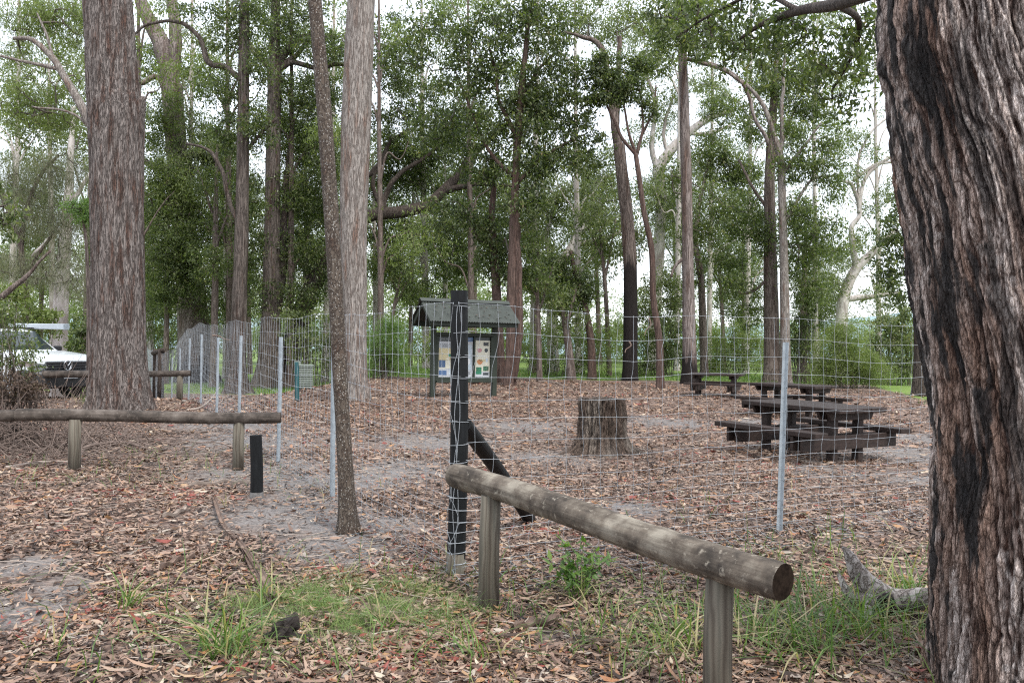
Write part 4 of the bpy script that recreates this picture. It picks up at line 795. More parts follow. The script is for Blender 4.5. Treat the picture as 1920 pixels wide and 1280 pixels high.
# ------------------------------------------------------------------ log barriers and bollard
def log_barrier(label, a, b, ra, rb, posts, mats, pr=.062, end=None, flatcut=.8):
    a = np.asarray(a, float); b = np.asarray(b, float)
    root = thing('log_barrier', label, 'barrier', [(a[0] + b[0]) / 2, (a[1] + b[1]) / 2, float(gz((a[0] + b[0]) / 2, (a[1] + b[1]) / 2))])
    L = np.linalg.norm(b - a); n = 70; u = (b - a) / L; mid = (a + b) / 2
    ro = bpy.data.objects.new('rail', None)
    g = Geo(); path = np.stack([np.linspace(-L/2, L/2, n), .02 * np.sin(np.linspace(0, 5, n)), .012 * np.sin(np.linspace(1, 6, n))], 1)
    knots = rng.uniform(-L/2, L/2, (7, 1)); ka = rng.uniform(0, 6.28, 7)
    def dp(th, t, Pp):
        k = 1 + .035 * fbm(Pp[..., 0] * 1.5, np.cos(th) * 1.3 + mid[0], np.sin(th) * 1.3, 3) + .012 * pn(Pp[..., 0] * 2, np.cos(th) * 9, np.sin(th) * 9)
        for kx, aa in zip(knots[:, 0], ka): k = k + .10 * np.exp(-((Pp[..., 0] - kx) / .05)**2 - (((th - aa + np.pi) % (2*np.pi) - np.pi) / .45)**2)
        k = k - .10 * np.exp(-((th - 1.35 - .2 * np.sin(t * 7)) / .045)**2) * sm(np.sin(t * 5 + mid[0]), .0, .5)   # drying check
        return k - .05 * np.clip(np.abs(t - .5) - .494, 0, 1) / .006
    tube(g, path, np.linspace(ra, rb, n), 40, dp, capmi=1)
    o = g.build('rail', [M[mats[0]], M[mats[1]]], None, smooth=True); bpy.data.objects.remove(ro)
    # the log's own length runs along its local x so that the grain follows it
    yv = unit(np.cross([0, 0, 1], u)); zv = np.cross(u, yv)
    o.parent = root; o.matrix_local = Matrix([[u[0], yv[0], zv[0], mid[0] - root.location.x], [u[1], yv[1], zv[1], mid[1] - root.location.y], [u[2], yv[2], zv[2], mid[2] - root.location.z], [0, 0, 0, 1]])
    for t in posts:
        c = a + (b - a) * t; zg = float(gz(c[0], c[1])); g = Geo(); rl = ra + (rb - ra) * t
        tube(g, [[c[0], c[1], zg - .12], [c[0] - .006, c[1], (zg + c[2]) / 2], [c[0], c[1], c[2] - .55 * rl]], [pr * 1.03, pr, pr * .97], 28, barkdisp(t * 9 + c[0], .03, 0))
        g.build('post', M['post'], root, smooth=True)
    return root
log_barrier('weathered grey log rail on two round posts, its sawn end pointing at the viewer', W(852, 893, 5.28), W(1474, 1088, 3.34), .077, .0775, (.165, .865), ('log', 'log_end'), pr=.062)
y_ = 9.72
log_barrier('long dark log rail on two posts at the left, in front of the brush heap', W(30, 779, 9.45), W(527, 782, 10.0), .072, .068, (.215, .835), ('log_dark', 'log_end'), pr=.066)
log_barrier('short end of another dark log rail cut off by the left edge', W(-420, 772, 9.0), W(31, 778, 9.5), .072, .066, (.2,), ('log_dark', 'log_end'))
log_barrier('far thin log rail passing in front of the white car and behind the thick trunk', W(60, 703, 19.9), W(358, 699, 20.6), .085, .075, (.37, .93), ('log_dark', 'log_end'), pr=.075)
c = G(481, 933); g = Geo(); tube(g, spline([c - [0, 0, .1], c + [-.004, 0, .3], c + [-.02, 0, .62]], 16), np.linspace(.062, .058, 16), 24, barkdisp(3, .02, 0), capmi=0)
rb = thing('bollard', 'short black recycled plastic bollard with sandy foot beside the left log rail', 'bollard', c); g.build('stump_post', M['plastic'], rb)
g = Geo(); tube(g, [c - [0, 0, .05], c + [0, 0, .06]], [.066, .0635], 24, barkdisp(3, .05, 0)); g.build('sand_crust', plain('sand_crust', (.16, .155, .15), .95, var=.4, scale=30), rb)

# ------------------------------------------------------------------ notice board under a small roof
kb = GD(871, 23.4); K = rotz(math.radians(25)); kr = thing('notice_board', 'dark green notice board with posters under a small corrugated gable roof', 'notice board', kb)
def kp(x, y, z): return kb + K @ np.array([x, y, 0]) + np.array([0, 0, z])
for sx in (-.93, .93):
    g = Geo(); bar(g, kp(sx, 0, 1.0), (.135, .135, 2.2), K, .008); g.build('post', M['kiosk'], kr)
g = Geo()
bar(g, kp(0, 0, 2.06), (2.3, .07, .14), K, .006); bar(g, kp(0, -.74, 2.05), (2.62, .04, .15), K, .004); bar(g, kp(0, .74, 2.05), (2.62, .04, .15), K, .004)
for sx in (-1.26, 1.26):
    for sy in (-1, 1):
        v0, v1 = np.array([sx, sy * .80, 2.03]), np.array([sx, 0, 2.60]); L = np.linalg.norm(v1 - v0); an = math.atan2(.57, -sy * .80)
        ca, s_ = math.cos(an), math.sin(an); R_ = np.array([[1, 0, 0], [0, ca, -s_], [0, s_, ca]])
        bar(g, kp(*((v0 + v1) / 2)), (.045, L, .15), K @ R_, .004)
g.build('roof_frame', M['kiosk'], kr)
g = Geo(); nx_ = 220; xx = np.linspace(-1.34, 1.34, nx_)     # corrugated sheets, real waves
for sy in (-1, 1):
    rows = []
    for t in (0, .33, .66, 1):
        rows.append(np.array([kp(x, sy * (.86 - .86 * t), 2.10 + .60 * t + .010 * math.sin(x * 2 * math.pi / .076)) for x in xx]))
    Vv = np.array(rows); i = np.arange(3)[:, None] * nx_; j = np.arange(nx_ - 1)[None, :]
    Q = np.stack([i + j, i + j + 1, i + nx_ + j + 1, i + nx_ + j], -1).reshape(-1, 4)
    g.add(Vv.reshape(-1, 3), Q); g.add(Vv.reshape(-1, 3) - [0, 0, .004], Q[:, ::-1])
bar(g, kp(0, -.06, 2.705), (2.7, .16, .012), K @ np.array([[1, 0, 0], [0, .82, -.57], [0, .57, .82]]), .002); bar(g, kp(0, .06, 2.705), (2.7, .16, .012), K @ np.array([[1, 0, 0], [0, .82, .57], [0, -.57, .82]]), .002)
g.build('roof', M['roofing'], kr)
g = Geo(); leaf_quads(g, np.array([kp(rng.uniform(-1.2, 1.2), -rng.uniform(.1, .8), 0) for _ in range(70)]) * [1, 1, 0] + [0, 0, 0], .12, .05, -.0)
for V in g.V:
    q = V.reshape(-1, 4, 3); loc = (q[:, 0] - kb) @ K; q[..., 2] = q[..., 2] * .3 + (2.12 + .60 * (1 - (-loc[:, 1]) / .86))[:, None] + .02
g.build('fallen_leaves', M['leaf_dead'], origin=kb, props=dict(kind='stuff', label='dry leaves lying on the notice board roof', category='leaves'))
g = Geo(); bar(g, kp(0, .02, 1.12), (1.73, .05, 1.32), K, .004)
for z, h in ((1.76, .09), (.50, .09)): bar(g, kp(0, -.03, z), (1.73, .09, h), K, .004)
for x, w in ((-.83, .08), (-.285, .05), (.285, .05), (.83, .08)): bar(g, kp(x, -.032, 1.12), (w, .09, 1.17), K, .004)
bar(g, kp(0, -.09, .44), (1.73, .16, .05), K, .004)
bd = g.build('board', M['kiosk'], kr)
def poster(cx, w, blocks, label):
    g = Geo(); bar(g, kp(cx, -.012, 1.12), (w, .008, 1.12), K, 0, 0)
    mats = [M['sheet']]; 
    for (x, z, bw, bh, mt, kind) in blocks:
        if M[mt] not in mats: mats.append(M[mt])
        mi = mats.index(M[mt])
        if kind == 'r': bar(g, kp(cx + x, -.0185, 1.12 + z), (bw, .004, bh), K, 0, mi)
        else:
            th = np.linspace(0, 2 * np.pi, 25)[:-1]; Vd = np.array([kp(cx + x + bw * math.cos(t) * (1 + .12 * math.sin(3 * t)), -.0225, 1.12 + z + bh * math.sin(t)) for t in th] + [kp(cx + x, -.0225, 1.12 + z)])
            jj = np.arange(24); g.add(Vd, None, np.stack([jj, (jj + 1) % 24, np.full(24, 24)], 1), mi)
    g.build('poster', mats, kr, props=dict(label=label))
lines = [(-.02 + .03 * math.sin(k * 2.3), .36 - k * .022, .32 - .05 * (k % 3), .007, 'p_dark', 'r') for k in range(5)]
poster(-.555, .45, [(0, .50, .45, .12, 'p_dark', 'r'), (0, .08, .45, .34, 'p_yellow', 'r'), (0, -.20, .45, .24, 'p_cream', 'r'), (-.11, -.19, .19, .2, 'p_blue', 'r'), (-.09, -.44, .23, .13, 'p_blue', 'r'), (.15, -.42, .12, .16, 'p_sky', 'r'), (.1, .05, .05, .04, 'p_green', 'd'), (.05, -.05, .04, .03, 'p_cream', 'd'), (0, .505, .3, .02, 'p_white', 'r')] + lines, 'poster with blue and sand-yellow blocks')
poster(0, .5, [(0, .50, .5, .12, 'p_blue', 'r'), (0, .0, .44, .72, 'p_sky', 'r'), (-.05, .05, .16, .22, 'p_cream', 'd'), (.1, -.12, .08, .1, 'p_white', 'd'), (0, .505, .34, .02, 'p_white', 'r')] + [(.02, -.42 - k * .022, .36 - .06 * (k % 2), .007, 'p_dark', 'r') for k in range(4)], 'pale blue map poster')
poster(.555, .45, [(0, .52, .45, .08, 'p_dark', 'r'), (0, .04, .45, .88, 'p_cream', 'r'), (.1, .38, .16, .1, 'p_dark', 'r'), (-.1, .2, .075, .06, 'p_pink', 'd'), (.11, .2, .055, .06, 'p_dark', 'd'), (-.08, -.13, .09, .075, 'p_orange', 'd'), (.0, -.09, .1, .03, 'p_yellow', 'd'), (.13, -.08, .035, .06, 'p_sky', 'd'), (-.11, -.38, .17, .2, 'p_green', 'r'), (.11, -.32, .17, .14, 'p_green', 'r'), (.11, -.47, .17, .07, 'p_dark', 'r'), (.1, .4, .1, .012, 'p_white', 'r'), (.1, .37, .08, .008, 'p_white', 'r')], 'cream poster with round animal pictures and green boxes')

# ------------------------------------------------------------------ picnic tables
def picnic_table(label, c, ang, s=1.0):
    c = np.asarray(c, float); U = rotz(ang)                # local x along the table
    root = thing('picnic_table', label, 'picnic table', c, 'heavy brown timber picnic tables in the clearing')
    def at(x, y, z): return c + U @ np.array([x, y, 0]) * s + np.array([0, 0, z * s])
    def slab(name, items):
        g = Geo()
        for (p, sz) in items: bar(g, at(*p), np.array(sz) * s, U, .008 * s)
        g.build(name, M['table'], root)
    slab('tabletop', [((0, -.42 + .168 * k, .735), (1.80 + .006 * (k % 2), .160, .065)) for k in range(6)])
    for sy in (-1, 1): slab('bench_seat', [((0, sy * .89, .425), (1.88, .25, .07))])
    for sx in (-.60, .60):
        for sy in (-.27, .27): slab('leg', [((sx, sy, .31), (.12, .105, .78))])
        g = Geo()
        def tp(v): return (v.x, v.y * (.86 if v.z < 0 else 1), v.z)
        for o in (-.085, .085): bar(g, at(sx + o, 0, .645), (.048 * s, .98 * s, .11 * s), U, .004, taper=tp)
        g.build('top_bearer', M['table'], root)
        slab('seat_bearer', [((sx + o, 0, .285), (.05, 1.98, .20)) for o in (-.086, .086)])
    return root
picnic_table('nearest brown timber picnic table, its benches running towards the right-hand big tree', ground(4.43, 12.2), math.radians(120))
b_ = GD(1488, 19.2); picnic_table('middle brown picnic table half hidden behind the nearest one', b_, math.radians(128), .98)
b_ = GD(1344, 26.2); picnic_table('farthest brown picnic table beside the dark straight trunk', b_, math.radians(158), .92)
b_ = GD(868, 31.5); picnic_table('dark picnic table glimpsed under the notice board', b_, math.radians(10), 1.0)

# ------------------------------------------------------------------ stump
sb = G(1128, 850); st = thing('tree_stump', 'sawn grey tree stump with split sides and spreading roots in the clearing', 'stump', sb)
nr, ns = 70, 220; th = np.linspace(0, 2*np.pi, ns, endpoint=False)[None, :]; z = np.linspace(-.06, .80, nr)[:, None]
cr = np.cos(th) * .35; sr = np.sin(th) * .35
rg = 2 * sm(np.abs(pn(cr * 21 + .1 * pn(cr * 8, sr * 8, z * 7), sr * 21, z * 2.0)), 0, .28) - 1; r2 = 2 * sm(np.abs(pn(cr * 34, sr * 34, z * 3.4 + 4)), 0, .28) - 1
rad = .30 + .045 * pn(cr * 4, sr * 4, z + 2) + .13 * np.exp(-np.maximum(z, 0) / .25) + np.exp(-np.maximum(z, 0) / .085) * (.05 + .17 * np.maximum(0, np.cos(th * 2.5 + .4)) ** 4 + .30 * np.exp(-((th - 6.05) / .2)**2) + .16 * np.exp(-((th - 3.35) / .25)**2)) + .017 * rg + .011 * r2 + .03 * pn(cr * 8, sr * 8, z * 5) + .012 * pn(cr * 22, sr * 22, z * 16)
top = .80 + .02 * pn(cr * 5, sr * 5, 0 * th)
zz = sb[2] + z * top / .80
V = np.stack([sb[0] + rad * np.cos(th), sb[1] + rad * np.sin(th), zz + 0 * th], -1)
h = np.clip(.42 + .35 * rg + .28 * r2 + .25 * pn(cr * 20, sr * 20, z * 14), 0, 1)[..., None]
big = sm(pn(cr * 5 + 3, sr * 5, z * 1.5), -.1, .5)[..., None]
col = np.array([.04, .03, .024]) * (1 - h) + (np.array([.12, .088, .068]) * (1 - big) + np.array([.215, .185, .155]) * big) * h
g = Geo(); i = np.arange(nr - 1)[:, None] * ns; j = np.arange(ns)[None, :]; j2 = (j + 1) % ns
g.add(V, np.stack([i + j, i + j2, i + ns + j2, i + ns + j], -1).reshape(-1, 4), col=col.reshape(-1, 3))
g.build('bark', M['barkcol'], st, smooth=True)
g = Geo(); rim = V[-1]; cc = rim.mean(0); rings = [rim * (1 - t) + cc * t - np.array([0, 0, 1]) * (.0 + .16 * sm(t, .12, .35)) + np.stack([0 * rim[:, 0], 0 * rim[:, 0], .02 * pn(rim[:, 0] * 20, rim[:, 1] * 20, t * 8)], 1) for t in np.linspace(0, .97, 12)]
i = np.arange(11)[:, None] * ns
g.add(np.concatenate(rings), np.stack([i + j, i + j2, i + ns + j2, i + ns + j], -1).reshape(-1, 4)); g.build('hollow_top', plain('rotten_wood', (.075, .06, .05), .95, var=.6, scale=14, bumpd=.01), st, smooth=True)

# ------------------------------------------------------------------ slatted bin and marker post
c = GD(573, 28.0); rb = thing('litter_bin', 'pale slatted litter bin standing beyond the fence by the teal marker post', 'bin', c)
g = Geo()
for k in range(10): bar(g, c + [0, 0, .12 + k * .075], (.50, .50, .05), rotz(.3), .004)
g.build('slat_case', M['binslat'], rb); g = Geo(); bar(g, c + [0, 0, .40], (.42, .42, .80), rotz(.3), .01); g.build('liner', M['kiosk'], rb)
g = Geo(); bar(g, c + [0, 0, .85], (.54, .54, .05), rotz(.3), .01); bar(g, c + [-.24, -.1, .92], (.2, .3, .12), rotz(.3), .01); g.build('lid', M['binslat'], rb)
c = G(557, 752); g = Geo(); tube(g, [c - [0, 0, .1], c + [-.01, 0, .5], c + [-.03, 0, 1.0]], .055, 14, None, capmi=0)
g.build('marker_post', M['teal'], origin=c, props=P('slim teal recycled plastic marker post beside the slatted bin', 'post'))

# ------------------------------------------------------------------ the white car (only its nose shows)
cc = ground(W(124, 683, 20.6)[0], 20.6); HD = math.radians(-25); CR = rotz(HD)
car = thing('parked_car', 'white utility car nosing out from behind the leafy bush at the left', 'car', cc - CR @ np.array([2.6, 0, 0]) * [1, 1, 0])
def cp_(x, y, z): return cc + CR @ np.array([x, y, 0]) + np.array([0, 0, z])      # x forward from the grille, y left
def loft(g, st, mi=0, close=True):
    """stations: (x, list of (y, z)) closed rings"""
    V = np.array([[cp_(x, y, z) for y, z in ring] for x, ring in st]); n, k, _ = V.shape
    i = np.arange(n - 1)[:, None] * k; j = np.arange(k)[None, :]; j2 = (j + 1) % k
    g.add(V.reshape(-1, 3), np.stack([i + j, i + j2, i + k + j2, i + k + j], -1).reshape(-1, 4), None, mi)
    for r, s in ((0, 1), (n - 1, -1)):
        X_ = np.vstack([V[r], V[r].mean(0)]); jj = np.arange(k)
        g.add(X_, None, np.stack([jj, (jj + 1) % k, np.full(k, k)], 1)[:, ::s], mi)
def ring(w, zl, zu, r=.12, n=6):
    pts = []
    for (sy, sz, a0) in ((1, 1, 0), (-1, 1, 90), (-1, -1, 180), (1, -1, 270)):
        for k in range(n):
            a = math.radians(a0 + 90 * k / (n - 1)); cy = sy * (w - r); cz = (zu - r) if sz > 0 else (zl + r)
            pts.append((cy + r * math.cos(a), cz + r * math.sin(a)))
    return pts
g = Geo()
loft(g, [(-.02, ring(.80, .62, .98)), (-.10, ring(.88, .50, 1.07)), (-.3, ring(.93, .48, 1.12, .14)), (-.8, ring(.95, .48, 1.17, .14)), (-1.30, ring(.955, .48, 1.20, .1)), (-1.6, ring(.955, .48, 1.18, .08)), (-3.4, ring(.955, .48, 1.18, .08)), (-5.1, ring(.94, .5, 1.16, .08)), (-5.2, ring(.9, .55, 1.1, .08))])
body = g.build('body', M['carpaint'], car, smooth=True)
g = Geo(); loft(g, [(-1.45, ring(.84, 1.1, 1.2, .03)), (-2.15, ring(.66, 1.1, 1.70, .1)), (-2.5, ring(.66, 1.1, 1.75, .1)), (-3.3, ring(.66, 1.1, 1.74, .1)), (-3.75, ring(.72, 1.1, 1.3, .05))]); g.build('cabin', M['carpaint'], car, smooth=True)
def quadpart(name, pts, mat, th=.012):
    g = Geo(); Pp = np.array([cp_(*p) for p in pts]); nn = unit(np.cross(Pp[1] - Pp[0], Pp[2] - Pp[0])) * th
    Vv = np.vstack([Pp + nn, Pp - nn]); g.add(Vv, [[0, 1, 2, 3], [7, 6, 5, 4], [0, 4, 5, 1], [1, 5, 6, 2], [2, 6, 7, 3], [3, 7, 4, 0]]); return g.build(name, mat, car)
quadpart('windscreen', [(-1.50, -.76, 1.20), (-1.50, .76, 1.20), (-2.12, .60, 1.66), (-2.12, -.60, 1.66)], M['glass'], .03)
for sy in (-1, 1):
    quadpart('side_window', [(-1.75, sy * .835, 1.22), (-2.62, sy * .80, 1.22), (-2.62, sy * .68, 1.70), (-2.2, sy * .68, 1.70)], M['glass'], .03)
    quadpart('side_window', [(-2.72, sy * .80, 1.22), (-3.4, sy * .79, 1.22), (-3.25, sy * .68, 1.68), (-2.72, sy * .68, 1.70)], M['glass'], .03)
    g = Geo(); loft(g, [(.035, [(sy * y, z) for y, z in ((.50, .80), (.86, .82), (.90, .95), (.56, .90))]), (-.42, [(sy * y, z) for y, z in ((.60, .82), (.96, .86), (.965, 1.0), (.66, .97))])]); hl = g.build('headlight', M['chrome'], car)
    for xx_ in (.60, .74):
        th = np.linspace(0, 2*np.pi, 17)[:-1]; g = Geo(); g.add([cp_(.042 - .06 * (xx_ - .6), sy * (xx_ + .05 * math.cos(t)), .86 + .042 * math.sin(t)) for t in th] + [cp_(.05, sy * xx_, .86)], None, [[k, (k + 1) % 16, 16] for k in range(16)]); g.build('lamp', M['glass'], hl)
    g = Geo(); bar(g, cp_(-1.75, sy * 1.04, 1.24), (.12, .2, .16), CR, .03); g.build('mirror', M['carblack'], car)
    g = Geo(); bar(g, cp_(-2.3, sy * .965, 1.02), (.2, .03, .035), CR, .008); g.build('door_handle', M['carblack'], car)
g = Geo()
for z in (.80, .865, .93): bar(g, cp_(.03, 0, z), (.05, 1.04, .035), CR, .008)
bar(g, cp_(.005, 0, .865), (.05, 1.10, .19), CR, .01); g.build('grille', M['carblack'], car)
g = Geo(); loft(g, [(.16, ring(.72, .34, .70, .1)), (.06, ring(.9, .30, .76, .1)), (-.3, ring(.965, .30, .77, .1)), (-.45, ring(.965, .34, .74, .08))]); g.build('bumper', M['carblack'], car, smooth=True)
g = Geo(); th = np.linspace(0, 2*np.pi, 25); fasttubes(g, np.array([[cp_(.07, .115 * math.cos(t), .865 + .115 * math.sin(t)) for t in th]]), .012, 6)
for zz in ([(-.07, .09), (0, -.01), (.07, .09)], [(-.095, .03), (-.045, -.09), (0, .005), (.045, -.09), (.095, .03)]):
    Pp = np.array([cp_(.07, y, .865 + z) for y, z in zz]); fasttubes(g, spline(Pp, 4 * len(zz))[None] if 0 else Pp[None], .011, 4)
g.build('emblem', M['chrome'], car)
g = Geo(); bar(g, cp_(.185, 0, .60), (.012, .38, .12), CR, .004); g.build('number_plate', M['alu'], car)
for x_ in (-.90, -3.95):
    for sy in (-1, 1):
        w0 = cp_(x_, sy * .80, .37); ax = CR @ np.array([0, 1., 0]); g = Geo(); th = np.linspace(0, 2*np.pi, 32, endpoint=False)
        prof = [(.23, -.10), (.33, -.12), (.37, -.09), (.37, .09), (.33, .12), (.23, .10)]; fw = CR @ np.array([1., 0, 0])
        Vv = np.array([[w0 + ax * o + fw * (r * math.cos(t)) + np.array([0, 0, r * math.sin(t)]) for t in th] for r, o in prof]); k = 32; i = np.arange(6)[:, None] * k; j = np.arange(k)[None, :]
        idx = np.arange(6 * k).reshape(6, k); i2 = np.roll(idx, -1, 0)
        g.add(Vv.reshape(-1, 3), np.stack([idx, np.roll(idx, -1, 1), np.roll(i2, -1, 1), i2], -1).reshape(-1, 4)); wl = g.build('wheel', M['tyre'], car, smooth=True)
        g = Geo()
        for a in range(5):
            t = a * 2 * np.pi / 5; rot = np.stack([fw * math.cos(t) + np.array([0, 0, math.sin(t)]), ax, -fw * math.sin(t) + np.array([0, 0, math.cos(t)])], 1); bar(g, w0 + ax * sy * .07 + rot @ np.array([.12, 0, 0]), (.24, .05, .07), rot, .01)
        g.build('rim', M['alu'], wl)
g = Geo()
for x_ in (-2.3, -3.1): bar(g, cp_(x_, 0, 1.78), (.05, 1.5, .04), CR, .006)
g.build('roof_rack', M['carblack'], car)
g = Geo(); bar(g, cp_(-2.25, .80, 1.83), (2.3, .16, .15), CR, .015); aw = g.build('awning_box', M['alu'], car)
g = Geo(); bar(g, cp_(-1.09, .80, 1.83), (.03, .17, .16), CR, .01); g.build('end_cap', M['galv'], aw)

# ------------------------------------------------------------------ brush heap and shrub in front of the car
sh = shrub('half-dead leafy shrub tangled with brown brushwood in front of the car', 30, 11.5, [(5, 600, 34, 22, 0, .6), (35, 640, 40, 22, 0, .45), (15, 665, 46, 28, 0, .55), (55, 680, 36, 22, 0, .4), (5, 575, 30, 14, 0, .5), (72, 645, 16, 16, 0, .25)], 'leaf_mid', cov=1.25, spread=.10, per=12, L=.06, Wd=.026, sw=.010)
cg, _ = crown([(30, 715, 60, 22, 0, .7), (70, 725, 26, 18, 0, .6), (5, 735, 50, 22, 0, .6)], 11.3, L=.06, Wd=.024, cov=1.3, per=14, spread=.12); cg.build('dead_leaves', M['leaf_dead'], sh)
def sticks(geo, n, cx, cy, rx, ry, hmax, lmin, lmax, r0, upright=.25):
    x = cx + rng.normal(size=n) * rx; y = cy + rng.normal(size=n) * ry; a = rng.uniform(0, 2*np.pi, n); L = rng.uniform(lmin, lmax, n); e = np.abs(rng.normal(size=n)) * upright
    z = gz(x, y) + .02 + hmax * rng.random(n) ** 2 * np.exp(-((x - cx) / (1.6 * rx))**2 - ((y - cy) / (1.6 * ry))**2)
    dx = np.stack([np.cos(a) * np.cos(e), np.sin(a) * np.cos(e), np.sin(e)], 1)
    p0 = np.stack([x, y, z], 1); t = np.linspace(0, 1, 5)[None, :, None]
    PT = p0[:, None] + dx[:, None] * L[:, None, None] * (t - .3) + rng.normal(size=(n, 5, 3)) * .035 * L[:, None, None]
    PT[..., 2] = np.maximum(PT[..., 2], gz(PT[..., 0], PT[..., 1]) + .008)
    fasttubes(geo, PT, np.linspace(1, .35, 5)[None] * (r0 * rng.uniform(.4, 1.3, n))[:, None], 4)
g = Geo()
c1 = GD(40, 11.4); sticks(g, 240, c1[0], c1[1], .55, .45, .8, .5, 1.5, .007, .8)
c1 = GD(170, 12.2); sticks(g, 120, c1[0], c1[1], .8, .8, .22, .3, 1.3, .010, .35)
c1 = GD(50, 10.2); sticks(g, 110, c1[0], c1[1], .8, .35, .22, .3, 1.1, .008, .35)
c1 = GD(290, 11.2); sticks(g, 70, c1[0], c1[1], .9, .7, .06, .3, 1.0, .009, .15)
c1 = GD(-60, 11.0); sticks(g, 200, c1[0], c1[1], .8, .6, .6, .5, 1.5, .010, .7)
g.build('brushwood', M['brush'], props=dict(kind='stuff', label='heap of dead brown branches and brushwood behind the left log rail', category='brushwood'))

# ------------------------------------------------------------------ driftwood-like fallen limb beside the giant
fb = G(1650, 1150); fl = thing('fallen_limb', 'bleached forked dead limb with a black hollow lying against the foreground giant', 'fallen branch', fb)
g = Geo(); D = fb[1]
def up(px, py, dd=0): return W(px, py, D + dd)
def lump(s, a): return lambda th, t, Pp: 1 + a * fbm(Pp[..., 0] * 6 + s, Pp[..., 1] * 6, Pp[..., 2] * 6, 4) + a * .5 * pn(np.cos(th) * 3 + s, np.sin(th) * 3, t * 3)
tube(g, spline([up(1800, 1120, -.3), up(1730, 1122, -.1), up(1680, 1125), up(1640, 1110), up(1610, 1075), up(1592, 1040), up(1580, 1025)], 60), np.interp(np.linspace(0, 6, 60), range(7), [.07, .06, .07, .08, .058, .03, .008]), 28, lump(1, .13))
tube(g, spline([up(1640, 1115), up(1615, 1130, -.05), up(1590, 1110, -.08), up(1572, 1075, -.05)], 40), np.interp(np.linspace(0, 3, 40), range(4), [.07, .05, .028, .01]), 20, lump(4, .15))
tube(g, spline([up(1625, 1140, -.1), up(1632, 1185, -.25), up(1655, 1225, -.4)], 30), np.interp(np.linspace(0, 2, 30), range(3), [.03, .028, .018]), 14, lump(7, .25))
g.build('limb', bark('driftwood', (.40, .365, .345), (.27, .22, .19), (.15, .125, .11), 9, 9, .35, .012), fl, smooth=True)
g = Geo(); c = up(1662, 1134, -.085); th = np.linspace(0, 2*np.pi, 40); 
tube(g, spline([c + [.0, .06, .01], c + [0, -.005, 0], c + [.0, -.012, 0]], 8), np.array([.05, .052, .05, .048, .045, .04, .03, .02]), 22, lump(3, .4)); g.build('dark_hollow', M['blackwood'], fl, smooth=True)  # black lump standing in for the shade inside the hollow

# small things on the ground
c = G(548, 1200); g = Geo(); ch = thing('wood_chunk', 'jagged black rotten wood chunk standing in the fine green grass', 'wood chunk', c)
tube(g, spline([c + [-.07, .02, -.02], c + [-.05, 0, .05], c + [.0, .0, .11], c + [.015, .0, .145]], 30), np.interp(np.linspace(0, 3, 30), range(4), [.062, .055, .036, .010]), 26, lambda th, t, Pp: 1 + .4 * fbm(Pp[..., 0] * 22, Pp[..., 1] * 22, Pp[..., 2] * 9, 4) + .35 * pn(np.cos(th) * 2.5, np.sin(th) * 2.5, t * 2)); g.build('chunk', M['blackwood'], ch, smooth=False)
g = Geo(); tube(g, spline([c + [-.16, .0, .01], c + [-.07, -.02, .03], c + [.07, -.01, .02], c + [.10, 0, .0]], 20), .022, 12, lump(9, .5)); g.build('splinter', M['blackwood'], ch)
def strip(label, pts, w, name='bark_strip', cat='bark strip', mat='stripbark'):
    Pp = spline([G(*q) + [0, 0, .03] for q in pts], 30); t = unit(np.gradient(Pp, axis=0)); s = unit(np.cross(t, [0, 0, 1.])); n = len(Pp)
    ww = w * (1 + .35 * pn(np.arange(n) * .31 + w * 99, 0 * np.arange(n), 0 * np.arange(n) + .4)) * np.minimum(1, np.minimum(np.arange(n) + 1, n - np.arange(n)) / 4)
    Pp[:, 2] += .012 * np.sin(np.arange(n) * .5)
    off = [(-1, .022), (-.6, .004), (.0, .0), (.6, .006), (1, .025), (.6, -.004), (0, -.01), (-.6, -.006)]
    V = np.stack([Pp + s * ww[:, None] * o + np.array([0, 0, z]) for o, z in off], 1); i = np.arange(n - 1)[:, None] * 8; j = np.arange(8)[None, :]; j2 = (j + 1) % 8
    g = Geo(); g.add(V.reshape(-1, 3), np.stack([i + j, i + j2, i + 8 + j2, i + 8 + j], -1).reshape(-1, 4)); g.build(name, M[mat], origin=Pp[n // 2], props=P(lab_ := label, cat))
strip('long narrow strip of shed bark pointing towards the viewer on the left', [(398, 935), (415, 985), (450, 1030), (475, 1080), (510, 1150)], .019)
strip('broader short piece of shed bark lying beside the long strip', [(455, 1040), (480, 1070), (500, 1110), (520, 1140)], .022)
strip('pale curved sliver of bark behind the short bollard', [(355, 915), (400, 911), (430, 908), (468, 911)], .022, mat='stick')
def stick(label, pts, r, mat='stick'):
    Pp = spline([G(*q[:2]) + [0, 0, .02 + (q[2] if len(q) > 2 else 0)] for q in pts], 24); g = Geo(); tube(g, Pp, np.linspace(r, r * .4, 24), 8, barkdisp(r * 999, .12, 0)); g.build('fallen_stick', M[mat], origin=Pp[12], props=P(label, 'stick'))
stick('thin dark curved twig standing beside the stump', [(1068, 852, .0), (1066, 872), (1085, 895, 0), (1112, 910)], .010, 'brush')
stick('pale forked stick lying across the path behind the left log rail', [(350, 770), (375, 768, .03), (395, 762, .15), (412, 748, .3)], .022)
stick('whitish straight stick lying by the left fence line', [(585, 794), (612, 795, .02)], .03)
stick('brown stick on the leaves near the foot of the right fence picket', [(1432, 892), (1440, 884), (1462, 882)], .018, 'brush')
stick('long thin branch on the bare sand beyond the stump', [(1025, 790), (1060, 785, .02), (1110, 788), (1150, 784)], .014)
stick('short dead branch at the edge of the trees left of the burnt trunk', [(1010, 716), (1040, 720, .05), (1060, 726)], .03)

